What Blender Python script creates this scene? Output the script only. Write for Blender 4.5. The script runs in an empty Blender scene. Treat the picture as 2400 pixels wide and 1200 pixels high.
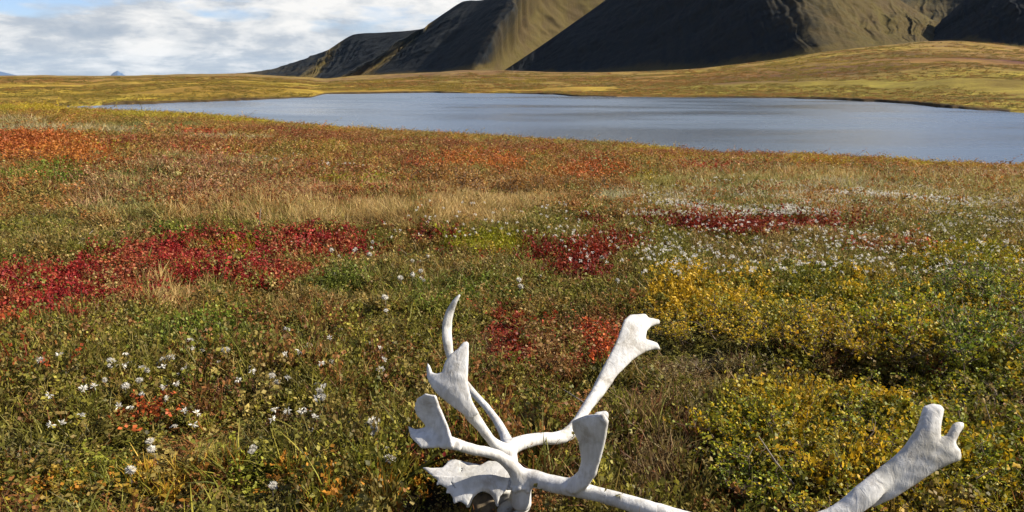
import bpy, math
import numpy as np
from mathutils import Vector

rng = np.random.default_rng(7)
SC = bpy.context.scene
COL = SC.collection

# ------------------------------------------------------------------ camera
F = 1884.0                      # focal length in photograph pixels (2400 wide)
CAMH = 1.2
TH = math.radians(12.48)
cam_d = bpy.data.cameras.new('camera')
cam_d.lens = 36.0 * F / 2400.0
cam_d.sensor_width = 36.0
cam_d.clip_start = 0.05
cam_d.clip_end = 90000.0
cam = bpy.data.objects.new('camera', cam_d)
cam.location = (0, 0, CAMH)
cam.rotation_euler = (math.radians(90) - TH, 0, 0)
COL.objects.link(cam)
SC.camera = cam

# ------------------------------------------------------------------ sun, sky
SUN_AZ = math.radians(92.0)     # clockwise from the view direction
SUN_EL = math.radians(38.0)
sd = Vector((math.sin(SUN_AZ) * math.cos(SUN_EL), math.cos(SUN_AZ) * math.cos(SUN_EL), math.sin(SUN_EL)))
sun_d = bpy.data.lights.new('sun', 'SUN')
sun_d.energy = 5.0
sun_d.angle = math.radians(0.5)
sun_d.color = (1.0, 0.93, 0.82)
sun = bpy.data.objects.new('sun', sun_d)
sun.rotation_euler = (-sd).to_track_quat('-Z', 'Y').to_euler()
sun.location = (60, 10, 60)
COL.objects.link(sun)
SC.view_settings.view_transform = 'Standard'
SC.view_settings.look = 'None'
SC.view_settings.gamma = 1.0
SC.view_settings.use_curve_mapping = False
SC.view_settings.exposure = 1.05
SC.cycles.max_bounces = 5
SC.cycles.diffuse_bounces = 2
SC.cycles.glossy_bounces = 2
SC.cycles.transmission_bounces = 3
SC.cycles.transparent_max_bounces = 4


class NT:
    """small helper around a node tree"""
    def __init__(s, tree):
        s.t = tree
        s.n = tree.nodes
        s.n.clear()

    def node(s, typ, **kw):
        nd = s.n.new(typ)
        for k, v in kw.items():
            if k == 'inp':
                for kk, vv in v.items():
                    if isinstance(vv, bpy.types.NodeSocket):
                        s.t.links.new(vv, nd.inputs[kk])
                    else:
                        nd.inputs[kk].default_value = vv
            else:
                setattr(nd, k, v)
        return nd

    def math(s, op, a, b=0.0, clamp=False):
        nd = s.node('ShaderNodeMath', operation=op, use_clamp=clamp)
        for i, v in enumerate((a, b)):
            if isinstance(v, bpy.types.NodeSocket):
                s.t.links.new(v, nd.inputs[i])
            else:
                nd.inputs[i].default_value = v
        return nd.outputs[0]

    def noise(s, vec, scale, detail=4.0, rough=0.55, dist=0.0):
        nd = s.node('ShaderNodeTexNoise', inp={'Scale': scale, 'Detail': detail, 'Roughness': rough, 'Distortion': dist})
        s.t.links.new(vec, nd.inputs['Vector'])
        return nd.outputs['Fac']

    def ramp(s, fac, stops):
        nd = s.node('ShaderNodeValToRGB')
        cr = nd.color_ramp
        while len(cr.elements) < len(stops):
            cr.elements.new(0.5)
        for e, (p, c) in zip(cr.elements, stops):
            e.position = p
            e.color = (c[0], c[1], c[2], 1) if not isinstance(c, float) else (c, c, c, 1)
        s.t.links.new(fac, nd.inputs[0])
        return nd.outputs[0]

    def mix(s, fac, a, b, blend='MIX'):
        nd = s.node('ShaderNodeMix', data_type='RGBA', blend_type=blend)
        for i, v in ((0, fac), (6, a), (7, b)):
            if isinstance(v, bpy.types.NodeSocket):
                s.t.links.new(v, nd.inputs[i])
            elif i == 0:
                nd.inputs[i].default_value = v
            else:
                nd.inputs[i].default_value = (v[0], v[1], v[2], 1)
        return nd.outputs[2]

    def mapping(s, vec, scale=(1, 1, 1), rot=(0, 0, 0), loc=(0, 0, 0)):
        nd = s.node('ShaderNodeMapping', inp={'Scale': scale, 'Rotation': rot, 'Location': loc})
        s.t.links.new(vec, nd.inputs[0])
        return nd.outputs[0]


world = bpy.data.worlds.new('World')
SC.world = world
world.use_nodes = True
w = NT(world.node_tree)
sky = w.node('ShaderNodeTexSky', sky_type='NISHITA')
sky.sun_disc = False
sky.sun_elevation = SUN_EL
sky.sun_rotation = SUN_AZ
sky.altitude = 300
sky.air_density = 1.0
sky.dust_density = 0.6
sky.ozone_density = 1.5
tc = w.node('ShaderNodeTexCoord').outputs['Generated']
sep = w.node('ShaderNodeSeparateXYZ', inp={0: tc})
zz = w.math('ADD', w.math('MAXIMUM', sep.outputs[2], 0.0), 0.20)
u = w.math('DIVIDE', sep.outputs[0], zz)
v = w.math('DIVIDE', sep.outputs[1], zz)
uv = w.node('ShaderNodeCombineXYZ', inp={0: u, 1: v, 2: 0.37}).outputs[0]
wuv = w.mapping(uv, (1.0, 1.0, 1.0), (0, 0, 0.0), (7.97, 2.2, 0))
big = w.noise(wuv, 1.1, 4, 0.55, 0.2)
med = w.noise(wuv, 3.2, 8, 0.62, 0.3)
cov = w.math('ADD', w.math('MULTIPLY', big, 0.75), w.math('MULTIPLY', med, 0.35))
# towards the horizon the deck closes up, as any cloud deck does when seen edge-on
hz = w.ramp(sep.outputs[2], [(0.0, 0.40), (0.10, 0.30), (0.16, 0.215), (0.34, 0.215), (0.55, 0.15), (0.8, 0.0)])
cov = w.math('ADD', cov, hz)
mask = w.ramp(cov, [(0.70, 0.0), (0.80, 1.0)])
# brightness structure: broad grey bellies with finer puffs
dirv = w.mapping(tc, (6.0, 6.0, 11.0), (0, 0, 0), (0.4, 0, 0))
puf = w.noise(dirv, 1.5, 9, 0.56, 0.25)
fine = w.noise(wuv, 3.6, 9, 0.62, 0.25)
br = w.math('ADD', w.math('MULTIPLY', puf, 0.6), w.math('MULTIPLY', fine, 0.4))
ccol = w.ramp(br, [(0.39, (2.2, 2.5, 2.9)), (0.46, (2.85, 3.05, 3.3)), (0.51, (3.9, 3.95, 4.0)), (0.58, (4.9, 4.8, 4.65))])
skyb = w.mix(1.0, sky.outputs[0], (0.52, 0.57, 0.76), "MULTIPLY")
# forward scattering: cloud is brighter towards the sun
cs = w.node('ShaderNodeVectorMath', operation='DOT_PRODUCT', inp={0: tc, 1: tuple(sd)}).outputs['Value']
fs = w.math('ADD', w.math('MULTIPLY', w.math('POWER', w.math('MAXIMUM', cs, 0.0), 3.0), 0.9), 0.97)
ccol = w.mix(1.0, ccol, fs, 'MULTIPLY')
fin = w.mix(mask, skyb, ccol)
bg = w.node('ShaderNodeBackground', inp={'Color': fin, 'Strength': 0.1})
wo = w.node('ShaderNodeOutputWorld', inp={'Surface': bg.outputs[0]})

# ------------------------------------------------------------------ maths
def _hash(ix, iy, seed):
    h = (ix.astype(np.int64) * 374761393 + iy.astype(np.int64) * 668265263 + seed * 1442695041) & 0xffffffff
    h = ((h ^ (h >> 13)) * 1274126177) & 0xffffffff
    h = (h ^ (h >> 16)) & 0xffffffff
    return h / 4294967295.0


def vnoise(x, y, seed=0):
    x = np.asarray(x, float); y = np.asarray(y, float)
    ix = np.floor(x); iy = np.floor(y)
    fx = x - ix; fy = y - iy
    fx = fx * fx * fx * (fx * (fx * 6 - 15) + 10); fy = fy * fy * fy * (fy * (fy * 6 - 15) + 10)
    a = _hash(ix, iy, seed); b = _hash(ix + 1, iy, seed)
    c = _hash(ix, iy + 1, seed); d = _hash(ix + 1, iy + 1, seed)
    return (a * (1 - fx) + b * fx) * (1 - fy) + (c * (1 - fx) + d * fx) * fy - 0.5


def fbm(x, y, octv=4, seed=0, gain=0.5):
    s = 0; a = 1.0; f = 1.0
    for o in range(octv):
        s = s + a * vnoise(x * f + 13.7 * o, y * f + 7.1 * o, seed + o * 17)
        a *= gain; f *= 2.03
    return s


CT, ST = math.cos(TH), math.sin(TH)


def P(px, py, depth):
    """point on the ray through a photograph pixel at a distance along the view axis"""
    a = (np.asarray(px, float) - 1200) / F * depth
    b = (600 - np.asarray(py, float)) / F * depth
    return np.stack([a, depth * CT + b * ST, CAMH - depth * ST + b * CT], -1)


def PR(px, py, R):
    """the same at a horizontal distance R"""
    d = P(px, py, 1.0) - np.array([0, 0, CAMH])
    k = R / np.hypot(d[..., 0], d[..., 1])
    return d * np.asarray(k)[..., None] + np.array([0, 0, CAMH])


def proj(x, y, z):
    dz = z - CAMH
    dep = y * CT - dz * ST
    dep = np.where(dep < 0.01, 0.01, dep)
    up = y * ST + dz * CT
    return 1200 + F * x / dep, 600 - F * up / dep


# ------------------------------------------------------------------ lake outline, ground height
LAKE = -5.5
near_px = [(110, 252), (150, 255), (300, 262), (420, 267), (500, 273), (600, 282), (700, 294), (850, 306), (1000, 313), (1200, 326),
           (1450, 339), (1600, 354), (1700, 363), (1900, 366), (2050, 374), (2200, 385), (2400, 393), (2700, 401), (3300, 408)]
far_px = [(110, 251), (150, 249.5), (300, 245), (450, 240), (600, 234), (730, 228.5), (760, 221), (1000, 217.5), (1180, 219), (1300, 222),
          (1340, 226), (1450, 227), (1830, 230), (2000, 236), (2130, 243), (2200, 252), (2400, 265), (2700, 290), (3300, 380)]


def to_plane(pts, z):
    out = []
    for px, py in pts:
        d = P(px, py, 1.0) - np.array([0, 0, CAMH])
        t = (z - CAMH) / d[2]
        out.append((d[0] * t, d[1] * t))
    return np.array(out)


NP_, FP_ = to_plane(near_px, LAKE), to_plane(far_px, LAKE)
az_n, r_n = np.arctan2(NP_[:, 0], NP_[:, 1]), np.hypot(NP_[:, 0], NP_[:, 1])
az_f, r_f = np.arctan2(FP_[:, 0], FP_[:, 1]), np.hypot(FP_[:, 0], FP_[:, 1])
AZ_TIP = az_n[0]; AZ_END = az_n[-1] + 0.12


def az_of(px, py=180.0):
    d = P(px, py, 1.0)
    return np.arctan2(d[..., 0], d[..., 1])


def rnear(az):
    a = np.interp(az, np.r_[az_n, AZ_END], np.r_[r_n, 55.0])
    j = 1 + 0.014 * vnoise(az * 60, az * 0, 5) + 0.006 * vnoise(az * 260, az * 0, 6)
    return a * j


def rfar(az):
    a = np.interp(az, np.r_[az_f, AZ_END], np.r_[r_f, 55.5])
    j = 1 + 0.02 * vnoise(az * 50, az * 0, 8) + 0.012 * vnoise(az * 160, az * 0, 9)
    return np.maximum(a * j, rnear(az) + 0.5)


def lakey(az):
    return np.clip((az - AZ_TIP) / 0.01, 0, 1) * np.clip((AZ_END - az) / 0.02, 0, 1)


base_px = np.array([-700, 0, 300, 450, 560, 620, 690, 760, 900, 1000, 1100, 1180, 1280, 1400, 1520, 1640, 1800, 1930, 2060, 2160, 2260, 2450, 2800, 3400], float)
base_py = np.array([180, 178, 177.5, 174, 172, 176, 180, 187, 177, 171, 165, 165, 170, 170, 166, 160, 142, 122, 108, 98, 95, 118, 140, 150], float)
base_R = np.array([6000, 6000, 6000, 5000, 3600, 3400, 3200, 2950, 2750, 2600, 2400, 2200, 2050, 1920, 1820, 1720, 1620, 1560, 1640, 1800, 1850, 1550, 1200, 1200], float)
_bp = np.array([PR(a, b, c) for a, b, c in zip(base_px, base_py, base_R)])
base_az = np.arctan2(_bp[:, 0], _bp[:, 1]); base_z = _bp[:, 2]


HOLLOW = []                     # small dips, painted dark to stand for shade: x, y, radius x, radius y, depth
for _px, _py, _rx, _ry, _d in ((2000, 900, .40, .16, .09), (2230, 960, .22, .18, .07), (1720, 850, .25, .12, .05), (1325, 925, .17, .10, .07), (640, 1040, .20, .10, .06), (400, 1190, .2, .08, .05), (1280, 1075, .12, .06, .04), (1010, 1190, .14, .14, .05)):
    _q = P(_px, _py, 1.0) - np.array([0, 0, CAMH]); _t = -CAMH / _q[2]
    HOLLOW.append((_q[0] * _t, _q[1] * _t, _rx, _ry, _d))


def hollow(x, y):
    d = 0; m = 0
    for hx, hy, rx, ry, dd in HOLLOW:
        e = np.exp(-((x - hx) / rx) ** 2 - ((y - hy) / ry) ** 2)
        d = d + dd * e; m = np.maximum(m, e)
    return d, m


def ground(x, y):
    x = np.asarray(x, float); y = np.asarray(y, float)
    r = np.hypot(x, y) + 1e-6
    az = np.arctan2(x, y)
    azc = np.clip(az, base_az[0], base_az[-1])
    rn = rnear(az); rf = rfar(az)
    lk = lakey(az)
    # near slope
    shore_z = LAKE - 0.02 + (1 - lk) * 0.6
    s_end = shore_z / rn
    t = np.clip(np.log(r / 3.8) / math.log(42 / 3.8), 0, 1)
    S = t * t * (3 - 2 * t)
    zn = r * s_end * S
    fade = np.clip((rn - r) / (0.25 * rn), 0, 1)
    zn = zn + fade * (0.075 * fbm(x / 0.55, y / 0.55, 3, 21) + 0.12 * fbm(x / 2.3, y / 2.3, 3, 22) * np.clip(r / 5, 0.3, 1.3)
                      + 0.35 * fbm(x / 14, y / 14, 3, 23) * np.clip((r - 6) / 20, 0, 1) * np.clip(-s_end / .085, .1, 1))
    zn = zn - hollow(x, y)[0]
    # far plain
    Rb = np.interp(azc, base_az, base_R); zb = np.interp(azc, base_az, base_z)
    tt = np.clip((r - rf) / (Rb - rf), 0, 1)
    zf = shore_z + (zb - shore_z) * tt ** 1.15
    bank = 0.9 * np.clip((r - rf) / 1.5, 0, 1) * lk * np.clip(vnoise(az * 25, az * 0, 31) + 0.35, 0, 1)
    relief = (2.2 * fbm(x / 60, y / 60, 4, 33) * np.clip((r - rf) / 60, 0, 1) + 9 * fbm(x / 420, y / 420, 4, 34) * np.clip((r - rf) / 700, 0, 1)) * np.clip((Rb - r) / (0.3 * Rb), 0, 1)
    zf = zf + relief + bank
    # low brown rise beyond the left end of the lake
    ks = np.exp(-((r - 330) / 70) ** 2 - ((az - az_of(480.0)) / 0.10) ** 2)
    zf = zf + 3.4 * ks * np.clip((r - rf) / 70, 0, 1)
    # lake bed
    zl = shore_z - 1.0 * np.clip(np.minimum(r - rn, rf - r) / 4.0, 0, 1) * lk
    z = np.where(r < rn, zn, np.where(r < rf, np.where(lk > 0, zl, shore_z), zf))
    return z


# ------------------------------------------------------------------ plant communities
# cx, cy, rx, ry (where they lie, read off the photograph on flat ground), kind, strength
PATCH = [
    (60, 705, 190, 55, 'crimson', .95), (250, 690, 210, 55, 'crimson', .9), (120, 650, 130, 28, 'crimson', .5), (330, 640, 190, 45, 'crimson', .8),
    (480, 600, 170, 42, 'crimson', .95), (600, 648, 170, 42, 'crimson', 1), (730, 595, 170, 38, 'crimson', 1), (830, 548, 90, 9, 'crimson', .8), (800, 580, 90, 20, 'crimson', .6),
    (1020, 568, 65, 20, 'darkred', .9), (1420, 600, 90, 28, 'darkred', 1), (1340, 632, 110, 26, 'darkred', 1), (1245, 605, 50, 16, 'darkred', .9),
    (1375, 655, 60, 22, 'darkred', .95), (1600, 552, 150, 20, 'darkred', 1), (1740, 558, 120, 14, 'darkred', .8), (1860, 545, 150, 20, 'darkred', 1), (1400, 542, 60, 9, 'darkred', .8),
    (1610, 517, 45, 7, 'crimson', .9), (1960, 558, 80, 10, 'darkred', .7), (1715, 522, 40, 7, 'crimson', .6), (2060, 600, 130, 12, 'redorange', .85),
    (1180, 800, 60, 60, 'darkred', .9), (1230, 850, 80, 36, 'darkred', .9), (1310, 780, 120, 28, 'redorange', .6), (1400, 820, 70, 50, 'redorange', .85), (1300, 855, 160, 22, 'redorange', .9),
    (1150, 610, 40, 16, 'redorange', .6), (1040, 620, 40, 14, 'darkred', .7), (20, 770, 40, 30, 'redorange', .6), (70, 900, 80, 25, 'redorange', .35), (1010, 1100, 40, 12, 'crimson', .5), (1010, 1170, 40, 15, 'redorange', .4),
    (650, 1050, 35, 22, 'crimson', .35), (350, 1000, 50, 30, 'redorange', .2), (2150, 1040, 60, 25, 'crimson', .15),
    (950, 600, 60, 30, 'redorange', .35),
    (100, 372, 190, 34, 'orange', .95), (20, 350, 120, 26, 'orange', .9), (270, 362, 60, 9, 'yellow', .9),
    (430, 358, 250, 20, 'rust', .7), (500, 380, 110, 12, 'redorange', .5), (470, 321, 75, 8, 'redorange', .95), (310, 308, 60, 9, 'redorange', .9),
    (620, 312, 90, 9, 'rust', .9), (760, 330, 160, 16, 'rust', .85), (740, 410, 60, 9, 'darkred', .6), (1100, 400, 150, 28, 'orange', .7), (1380, 425, 110, 24, 'orange', .6),
    (1080, 350, 380, 16, 'rust', .7), (1750, 405, 160, 18, 'redorange', .65), (1500, 372, 500, 14, 'rust', .6), (2340, 425, 120, 10, 'rust', .8), (2100, 395, 350, 14, 'goldrust', .75), (1900, 380, 500, 12, 'goldrust', .6),
    (430, 272, 380, 9, 'yellow', .75), (680, 288, 200, 7, 'yellow', .95), (850, 300, 160, 5, 'yellow', .7), (80, 258, 200, 9, 'yellow', .8), (1200, 330, 400, 5, 'goldrust', .7), (1600, 352, 200, 5, 'yellow', .6),
    (140, 318, 200, 12, 'pale', .8), (330, 300, 220, 8, 'olive', .8), (530, 335, 130, 7, 'pale', .8), (0, 290, 120, 12, 'pale', .5),
    (150, 432, 210, 22, 'green', .7), (720, 448, 170, 16, 'lime', .55), (880, 455, 80, 20, 'lime', .5), (1150, 590, 110, 22, 'lime', .95), (790, 680, 70, 30, 'green', .9), (540, 600, 50, 15, 'lime', .5), (400, 565, 100, 8, 'green', .7),
    (480, 440, 260, 55, 'rosegrass', .65), (300, 480, 150, 40, 'rosegrass', .5), (700, 470, 90, 25, 'rosegrass', .6), (800, 500, 330, 50, 'straw', .5), (1180, 480, 180, 45, 'straw', .75), (950, 525, 250, 28, 'straw', .65), (650, 515, 220, 40, 'straw', .55), (560, 470, 260, 50, 'rust', .3), (900, 400, 200, 20, 'rust', .4), (250, 520, 250, 30, 'brown', .35), (300, 410, 200, 15, 'rust', .4),
    (400, 705, 75, 36, 'straw', .85), (1500, 440, 60, 10, 'yellow', .7), (1430, 480, 60, 12, 'palewhite', .8),
    (1700, 445, 330, 26, 'palegreen', .8), (1750, 485, 350, 20, 'palewhite', .4), (2250, 460, 300, 40, 'palegreen', .6), (2050, 500, 400, 30, 'palegreen', .6), (1960, 455, 220, 12, 'palewhite', .4), (2320, 500, 140, 12, 'palewhite', .5),
    (1130, 850, 50, 60, 'drybrown', .8), (1640, 890, 170, 60, 'drybrown', .75), (1560, 1040, 190, 120, 'drybrown', .65), (1450, 1150, 250, 70, 'drybrown', .7), (1440, 760, 60, 40, 'rust', .4),
    (500, 450, 420, 60, 'rust', .22), (1000, 450, 350, 40, 'rust', .25), (150, 490, 260, 50, 'brown', .4), (1150, 385, 420, 22, 'rust', .25), (1200, 335, 500, 14, 'olive', .35), (2000, 385, 420, 12, 'yellow', .3), (2000, 425, 420, 12, 'straw', .35), (950, 640, 160, 40, 'brown', .45), (80, 550, 160, 45, 'brown', .5), (380, 530, 150, 20, 'straw', .4), (1100, 700, 160, 40, 'green', .4), (500, 820, 150, 60, 'green', .35), (100, 1060, 140, 60, 'grey', .6), (560, 930, 200, 40, 'brown', .4), (700, 1010, 130, 40, 'brown', .5),
    (1620, 700, 110, 50, 'yellowbirch', .6), (1850, 720, 300, 70, 'yellowbirch', .75), (2150, 780, 260, 60, 'yellowbirch', .6), (2300, 900, 150, 90, 'yellowbirch', .5), (1900, 1000, 200, 60, 'yellowbirch', .45), (2100, 740, 300, 60, 'birchgreen', .6), (2250, 640, 200, 40, 'birchgreen', .7),
    (2200, 1100, 280, 120, 'birchgreen', .7), (1800, 1080, 180, 110, 'birchgreen', .55), (2000, 900, 300, 50, 'darkbirch', .6), (2200, 1130, 260, 90, 'yellowbirch', .45),
    (300, 1150, 400, 60, 'greenorange', .6), (800, 1150, 300, 60, 'greenorange', .5),
]
# colour pairs (leaf colour a, leaf colour b), and the shape mix: 0 heath 1 grass 2 leafy 3 litter 4 birch 5 moss
PAL = {
    'crimson': ([((.30, .012, .02), (.50, .05, .05)), ((.22, .01, .015), (.42, .03, .035)), ((.40, .05, .03), (.5, .14, .08))], (2, 2, 2, 4)),
    'darkred': ([((.16, .008, .006), (.33, .03, .02)), ((.24, .02, .012), (.34, .06, .03))], (2, 2, 4)),
    'redorange': ([((.34, .05, .015), (.48, .14, .04)), ((.28, .03, .015), (.40, .08, .03)), ((.25, .14, .05), (.3, .2, .07))], (2, 4, 0)),
    'orange': ([((.36, .12, .02), (.48, .2, .04)), ((.30, .08, .02), (.42, .13, .03))], (4, 4, 2)),
    'goldrust': ([((.30, .13, .02), (.38, .22, .03)), ((.36, .25, .02), (.42, .32, .04)), ((.22, .08, .02), (.3, .13, .04))], (0, 4, 1)),
    'rust': ([((.22, .075, .025), (.30, .12, .04)), ((.26, .13, .04), (.32, .2, .07)), ((.2, .05, .02), (.27, .09, .04))], (0, 4, 1)),
    'yellow': ([((.38, .30, .015), (.46, .38, .04)), ((.28, .26, .02), (.36, .32, .04))], (1, 4, 0)),
    'pale': ([((.40, .33, .17), (.48, .42, .25)), ((.26, .25, .12), (.36, .34, .18))], (1, 1, 0)),
    'palewhite': ([((.42, .38, .24), (.6, .56, .42)), ((.24, .25, .11), (.4, .4, .22))], (1, 0, 1)),
    'palegreen': ([((.18, .22, .06), (.34, .36, .14)), ((.28, .28, .12), (.45, .43, .24)), ((.14, .18, .04), (.24, .27, .08))], (0, 1, 1)),
    'olive': ([((.14, .16, .04), (.22, .22, .07))], (0, 1)),
    'green': ([((.08, .15, .015), (.18, .28, .04)), ((.07, .11, .02), (.14, .19, .04))], (1, 0, 4)),
    'lime': ([((.18, .24, .01), (.28, .33, .02)), ((.22, .2, .02), (.32, .28, .03))], (0, 4, 1)),
    'straw': ([((.44, .33, .13), (.58, .46, .21)), ((.34, .26, .09), (.46, .36, .14)), ((.36, .22, .08), (.46, .32, .13)), ((.18, .17, .04), (.26, .24, .06))], (1, 1, 1, 0)),
    'rosegrass': ([((.28, .14, .08), (.38, .23, .13)), ((.34, .24, .11), (.44, .34, .17)), ((.2, .2, .06), (.3, .28, .09))], (1, 1, 4, 0)),
    'brown': ([((.09, .06, .03), (.18, .13, .06)), ((.12, .11, .04), (.2, .19, .06)), ((.10, .12, .025), (.18, .20, .05)), ((.16, .07, .04), (.22, .11, .06))], (0, 3, 0)),
    'drybrown': ([((.14, .09, .035), (.26, .19, .09)), ((.20, .17, .07), (.32, .28, .13)), ((.14, .06, .03), (.22, .10, .05)), ((.12, .14, .03), (.2, .21, .05))], (3, 0, 1, 0)),
    'grey': ([((.13, .14, .08), (.22, .23, .15)), ((.09, .12, .03), (.17, .19, .06))], (0, 0, 1)),
    'yellowbirch': ([((.40, .27, .012), (.55, .38, .02)), ((.26, .24, .02), (.36, .32, .03)), ((.12, .15, .02), (.2, .22, .03))], (4, 4, 0)),
    'birchgreen': ([((.14, .18, .012), (.28, .31, .02)), ((.30, .27, .015), (.50, .38, .02)), ((.08, .11, .015), (.15, .18, .02))], (4, 4, 0)),
    'darkbirch': ([((.07, .06, .02), (.16, .13, .04)), ((.10, .13, .02), (.18, .2, .03)), ((.13, .06, .03), (.2, .1, .04))], (4, 0, 3)),
    'greenorange': ([((.13, .19, .02), (.26, .32, .05)), ((.30, .14, .02), (.42, .24, .04)), ((.09, .12, .02), (.18, .2, .04)), ((.3, .25, .03), (.45, .36, .06))], (1, 2, 0, 4)),
    # defaults by how far down the meadow they lie
    'd_low': ([((.085, .11, .018), (.20, .22, .05)), ((.12, .10, .03), (.23, .20, .07)), ((.075, .085, .02), (.15, .155, .045)), ((.16, .19, .03), (.28, .30, .06)), ((.17, .16, .05), (.30, .29, .11)), ((.08, .11, .02), (.18, .22, .045)), ((.13, .07, .03), (.24, .13, .05))], (0, 0, 1, 2, 3, 0, 4)),
    'd_mid': ([((.11, .14, .025), (.22, .24, .06)), ((.15, .15, .05), (.26, .25, .10)), ((.16, .12, .035), (.26, .20, .06)), ((.10, .14, .02), (.20, .25, .05)), ((.23, .20, .08), (.36, .32, .16))], (0, 0, 1, 1, 4)),
    'd_up': ([((.20, .18, .04), (.30, .26, .07)), ((.30, .19, .05), (.40, .27, .08)), ((.28, .11, .025), (.38, .17, .04)), ((.22, .10, .03), (.32, .17, .05)), ((.15, .16, .04), (.24, .24, .08))], (1, 0, 1, 4)),
    'd_top': ([((.26, .21, .03), (.36, .28, .05)), ((.28, .12, .03), (.36, .17, .05)), ((.26, .15, .04), (.36, .24, .07)), ((.18, .16, .03), (.26, .22, .05))], (0, 1, 4)),
}
KINDS = list(PAL)
MEAN = np.array([np.mean([np.mean(pr, 0) for pr in PAL[k][0]], 0) for k in KINDS])


def community(x, y, z):
    """index of the plant community at points of the near meadow"""
    px, py = proj(x, y, z)
    n = x.shape[0]
    r = np.hypot(x, y)
    k = np.full(n, KINDS.index('d_low'))
    wob = fbm(x / (0.06 * r + .1), y / (0.12 * r + .1), 3, 51) * 60
    yy = py + wob * np.clip((py - 250) / 350, .1, 1)
    k[yy < 740] = KINDS.index('d_mid')
    k[yy < 530] = KINDS.index('d_up')
    k[yy < 400] = KINDS.index('d_top')
    q1 = fbm(px / 70, py / 30, 3, 61)
    q2 = fbm(px / 30, py / 14, 2, 67)
    for i, (cx, cy, rx, ry, kind, st) in enumerate(PATCH):
        d = ((px - cx) / rx) ** 2 + ((py - cy) / ry) ** 2
        m = (d + 1.3 * q1 + 0.7 * q2 < 1.0) & (rng.random(n) < st * (.78 if kind in ('crimson', 'darkred', 'redorange') else 1.0) * np.clip(1.55 - d, 0.22, 1))
        k[m] = KINDS.index(kind)
    return k


# ------------------------------------------------------------------ helpers for objects
def tag(o, label=None, cat=None, group=None, kind=None):
    if label: o['label'] = label
    if cat: o['category'] = cat
    if group: o['group'] = group
    if kind: o['kind'] = kind
    return o


def mesh_np(name, V, Fc, mats=(), fmat=None, smooth=False):
    """numpy verts and faces (all the same length) to a mesh"""
    me = bpy.data.meshes.new(name)
    V = np.asarray(V, np.float32); Fc = np.asarray(Fc, np.int32)
    me.vertices.add(len(V)); me.vertices.foreach_set('co', V.ravel())
    k = Fc.shape[1]
    me.loops.add(Fc.size); me.loops.foreach_set('vertex_index', Fc.ravel())
    me.polygons.add(len(Fc)); me.polygons.foreach_set('loop_start', np.arange(0, Fc.size, k, dtype=np.int32))
    me.polygons.foreach_set('loop_total', np.full(len(Fc), k, np.int32))
    for m in mats:
        me.materials.append(m)
    if fmat is not None:
        me.polygons.foreach_set('material_index', np.asarray(fmat, np.int32))
    if smooth:
        me.polygons.foreach_set('use_smooth', np.ones(len(Fc), bool))
    me.update(calc_edges=True)
    return me


def attr(me, name, typ, data, dom='POINT'):
    a = me.attributes.new(name, typ, dom)
    d = np.asarray(data, np.float32)
    if typ == 'FLOAT': a.data.foreach_set('value', d.ravel())
    elif typ == 'INT': a.data.foreach_set('value', np.asarray(data, np.int32).ravel())
    elif typ == 'FLOAT_VECTOR': a.data.foreach_set('vector', d.ravel())
    elif typ == 'FLOAT_COLOR':
        if d.shape[1] == 3: d = np.c_[d, np.ones(len(d))]
        a.data.foreach_set('color', np.asarray(d, np.float32).ravel())


def link(o, parent=None):
    COL.objects.link(o)
    if parent: o.parent = parent
    return o


def mat(name):
    m = bpy.data.materials.new(name)
    m.use_nodes = True
    return m, NT(m.node_tree)


def finish(m, n, shader):
    n.node('ShaderNodeOutputMaterial', inp={'Surface': shader})
    return m


# ------------------------------------------------------------------ materials
# ground
M_ground, g = mat('tundra_ground')
pos = g.node('ShaderNodeNewGeometry').outputs['Position']
bc = g.node('ShaderNodeAttribute', attribute_name='cover').outputs['Color']
n1 = g.noise(pos, 9.0, 6, 0.7)
n2 = g.noise(pos, 0.9, 6, 0.7)
n3 = g.noise(pos, 0.05, 8, 0.72)
n4 = g.noise(pos, 0.012, 8, 0.7)
mul = g.ramp(n1, [(0.3, 0.62), (0.7, 1.3)])
mul2 = g.ramp(n2, [(0.3, 0.72), (0.7, 1.25)])
mul3 = g.ramp(n3, [(0.38, (.66, .60, .55)), (0.62, (1.3, 1.32, 1.15))])
mul4 = g.ramp(n4, [(0.38, (.80, .72, .66)), (0.62, (1.2, 1.22, 1.1))])
c = g.mix(1.0, bc, mul, 'MULTIPLY')
c = g.mix(1.0, c, mul2, 'MULTIPLY')
c = g.mix(1.0, c, mul3, 'MULTIPLY')
c = g.mix(1.0, c, mul4, 'MULTIPLY')
bmp0 = g.node('ShaderNodeBump', inp={'Strength': 0.6, 'Distance': 2.2, 'Height': n3})
bmp = g.node('ShaderNodeBump', inp={'Strength': 0.9, 'Distance': 0.12, 'Height': g.math('ADD', n2, g.math('MULTIPLY', n1, .3)), 'Normal': bmp0.outputs[0]})
bs = g.node('ShaderNodeBsdfPrincipled', inp={'Base Color': c, 'Roughness': 0.95, 'Normal': bmp.outputs[0]})
bs.inputs['Specular IOR Level'].default_value = 0.1
finish(M_ground, g, bs.outputs[0])

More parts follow.
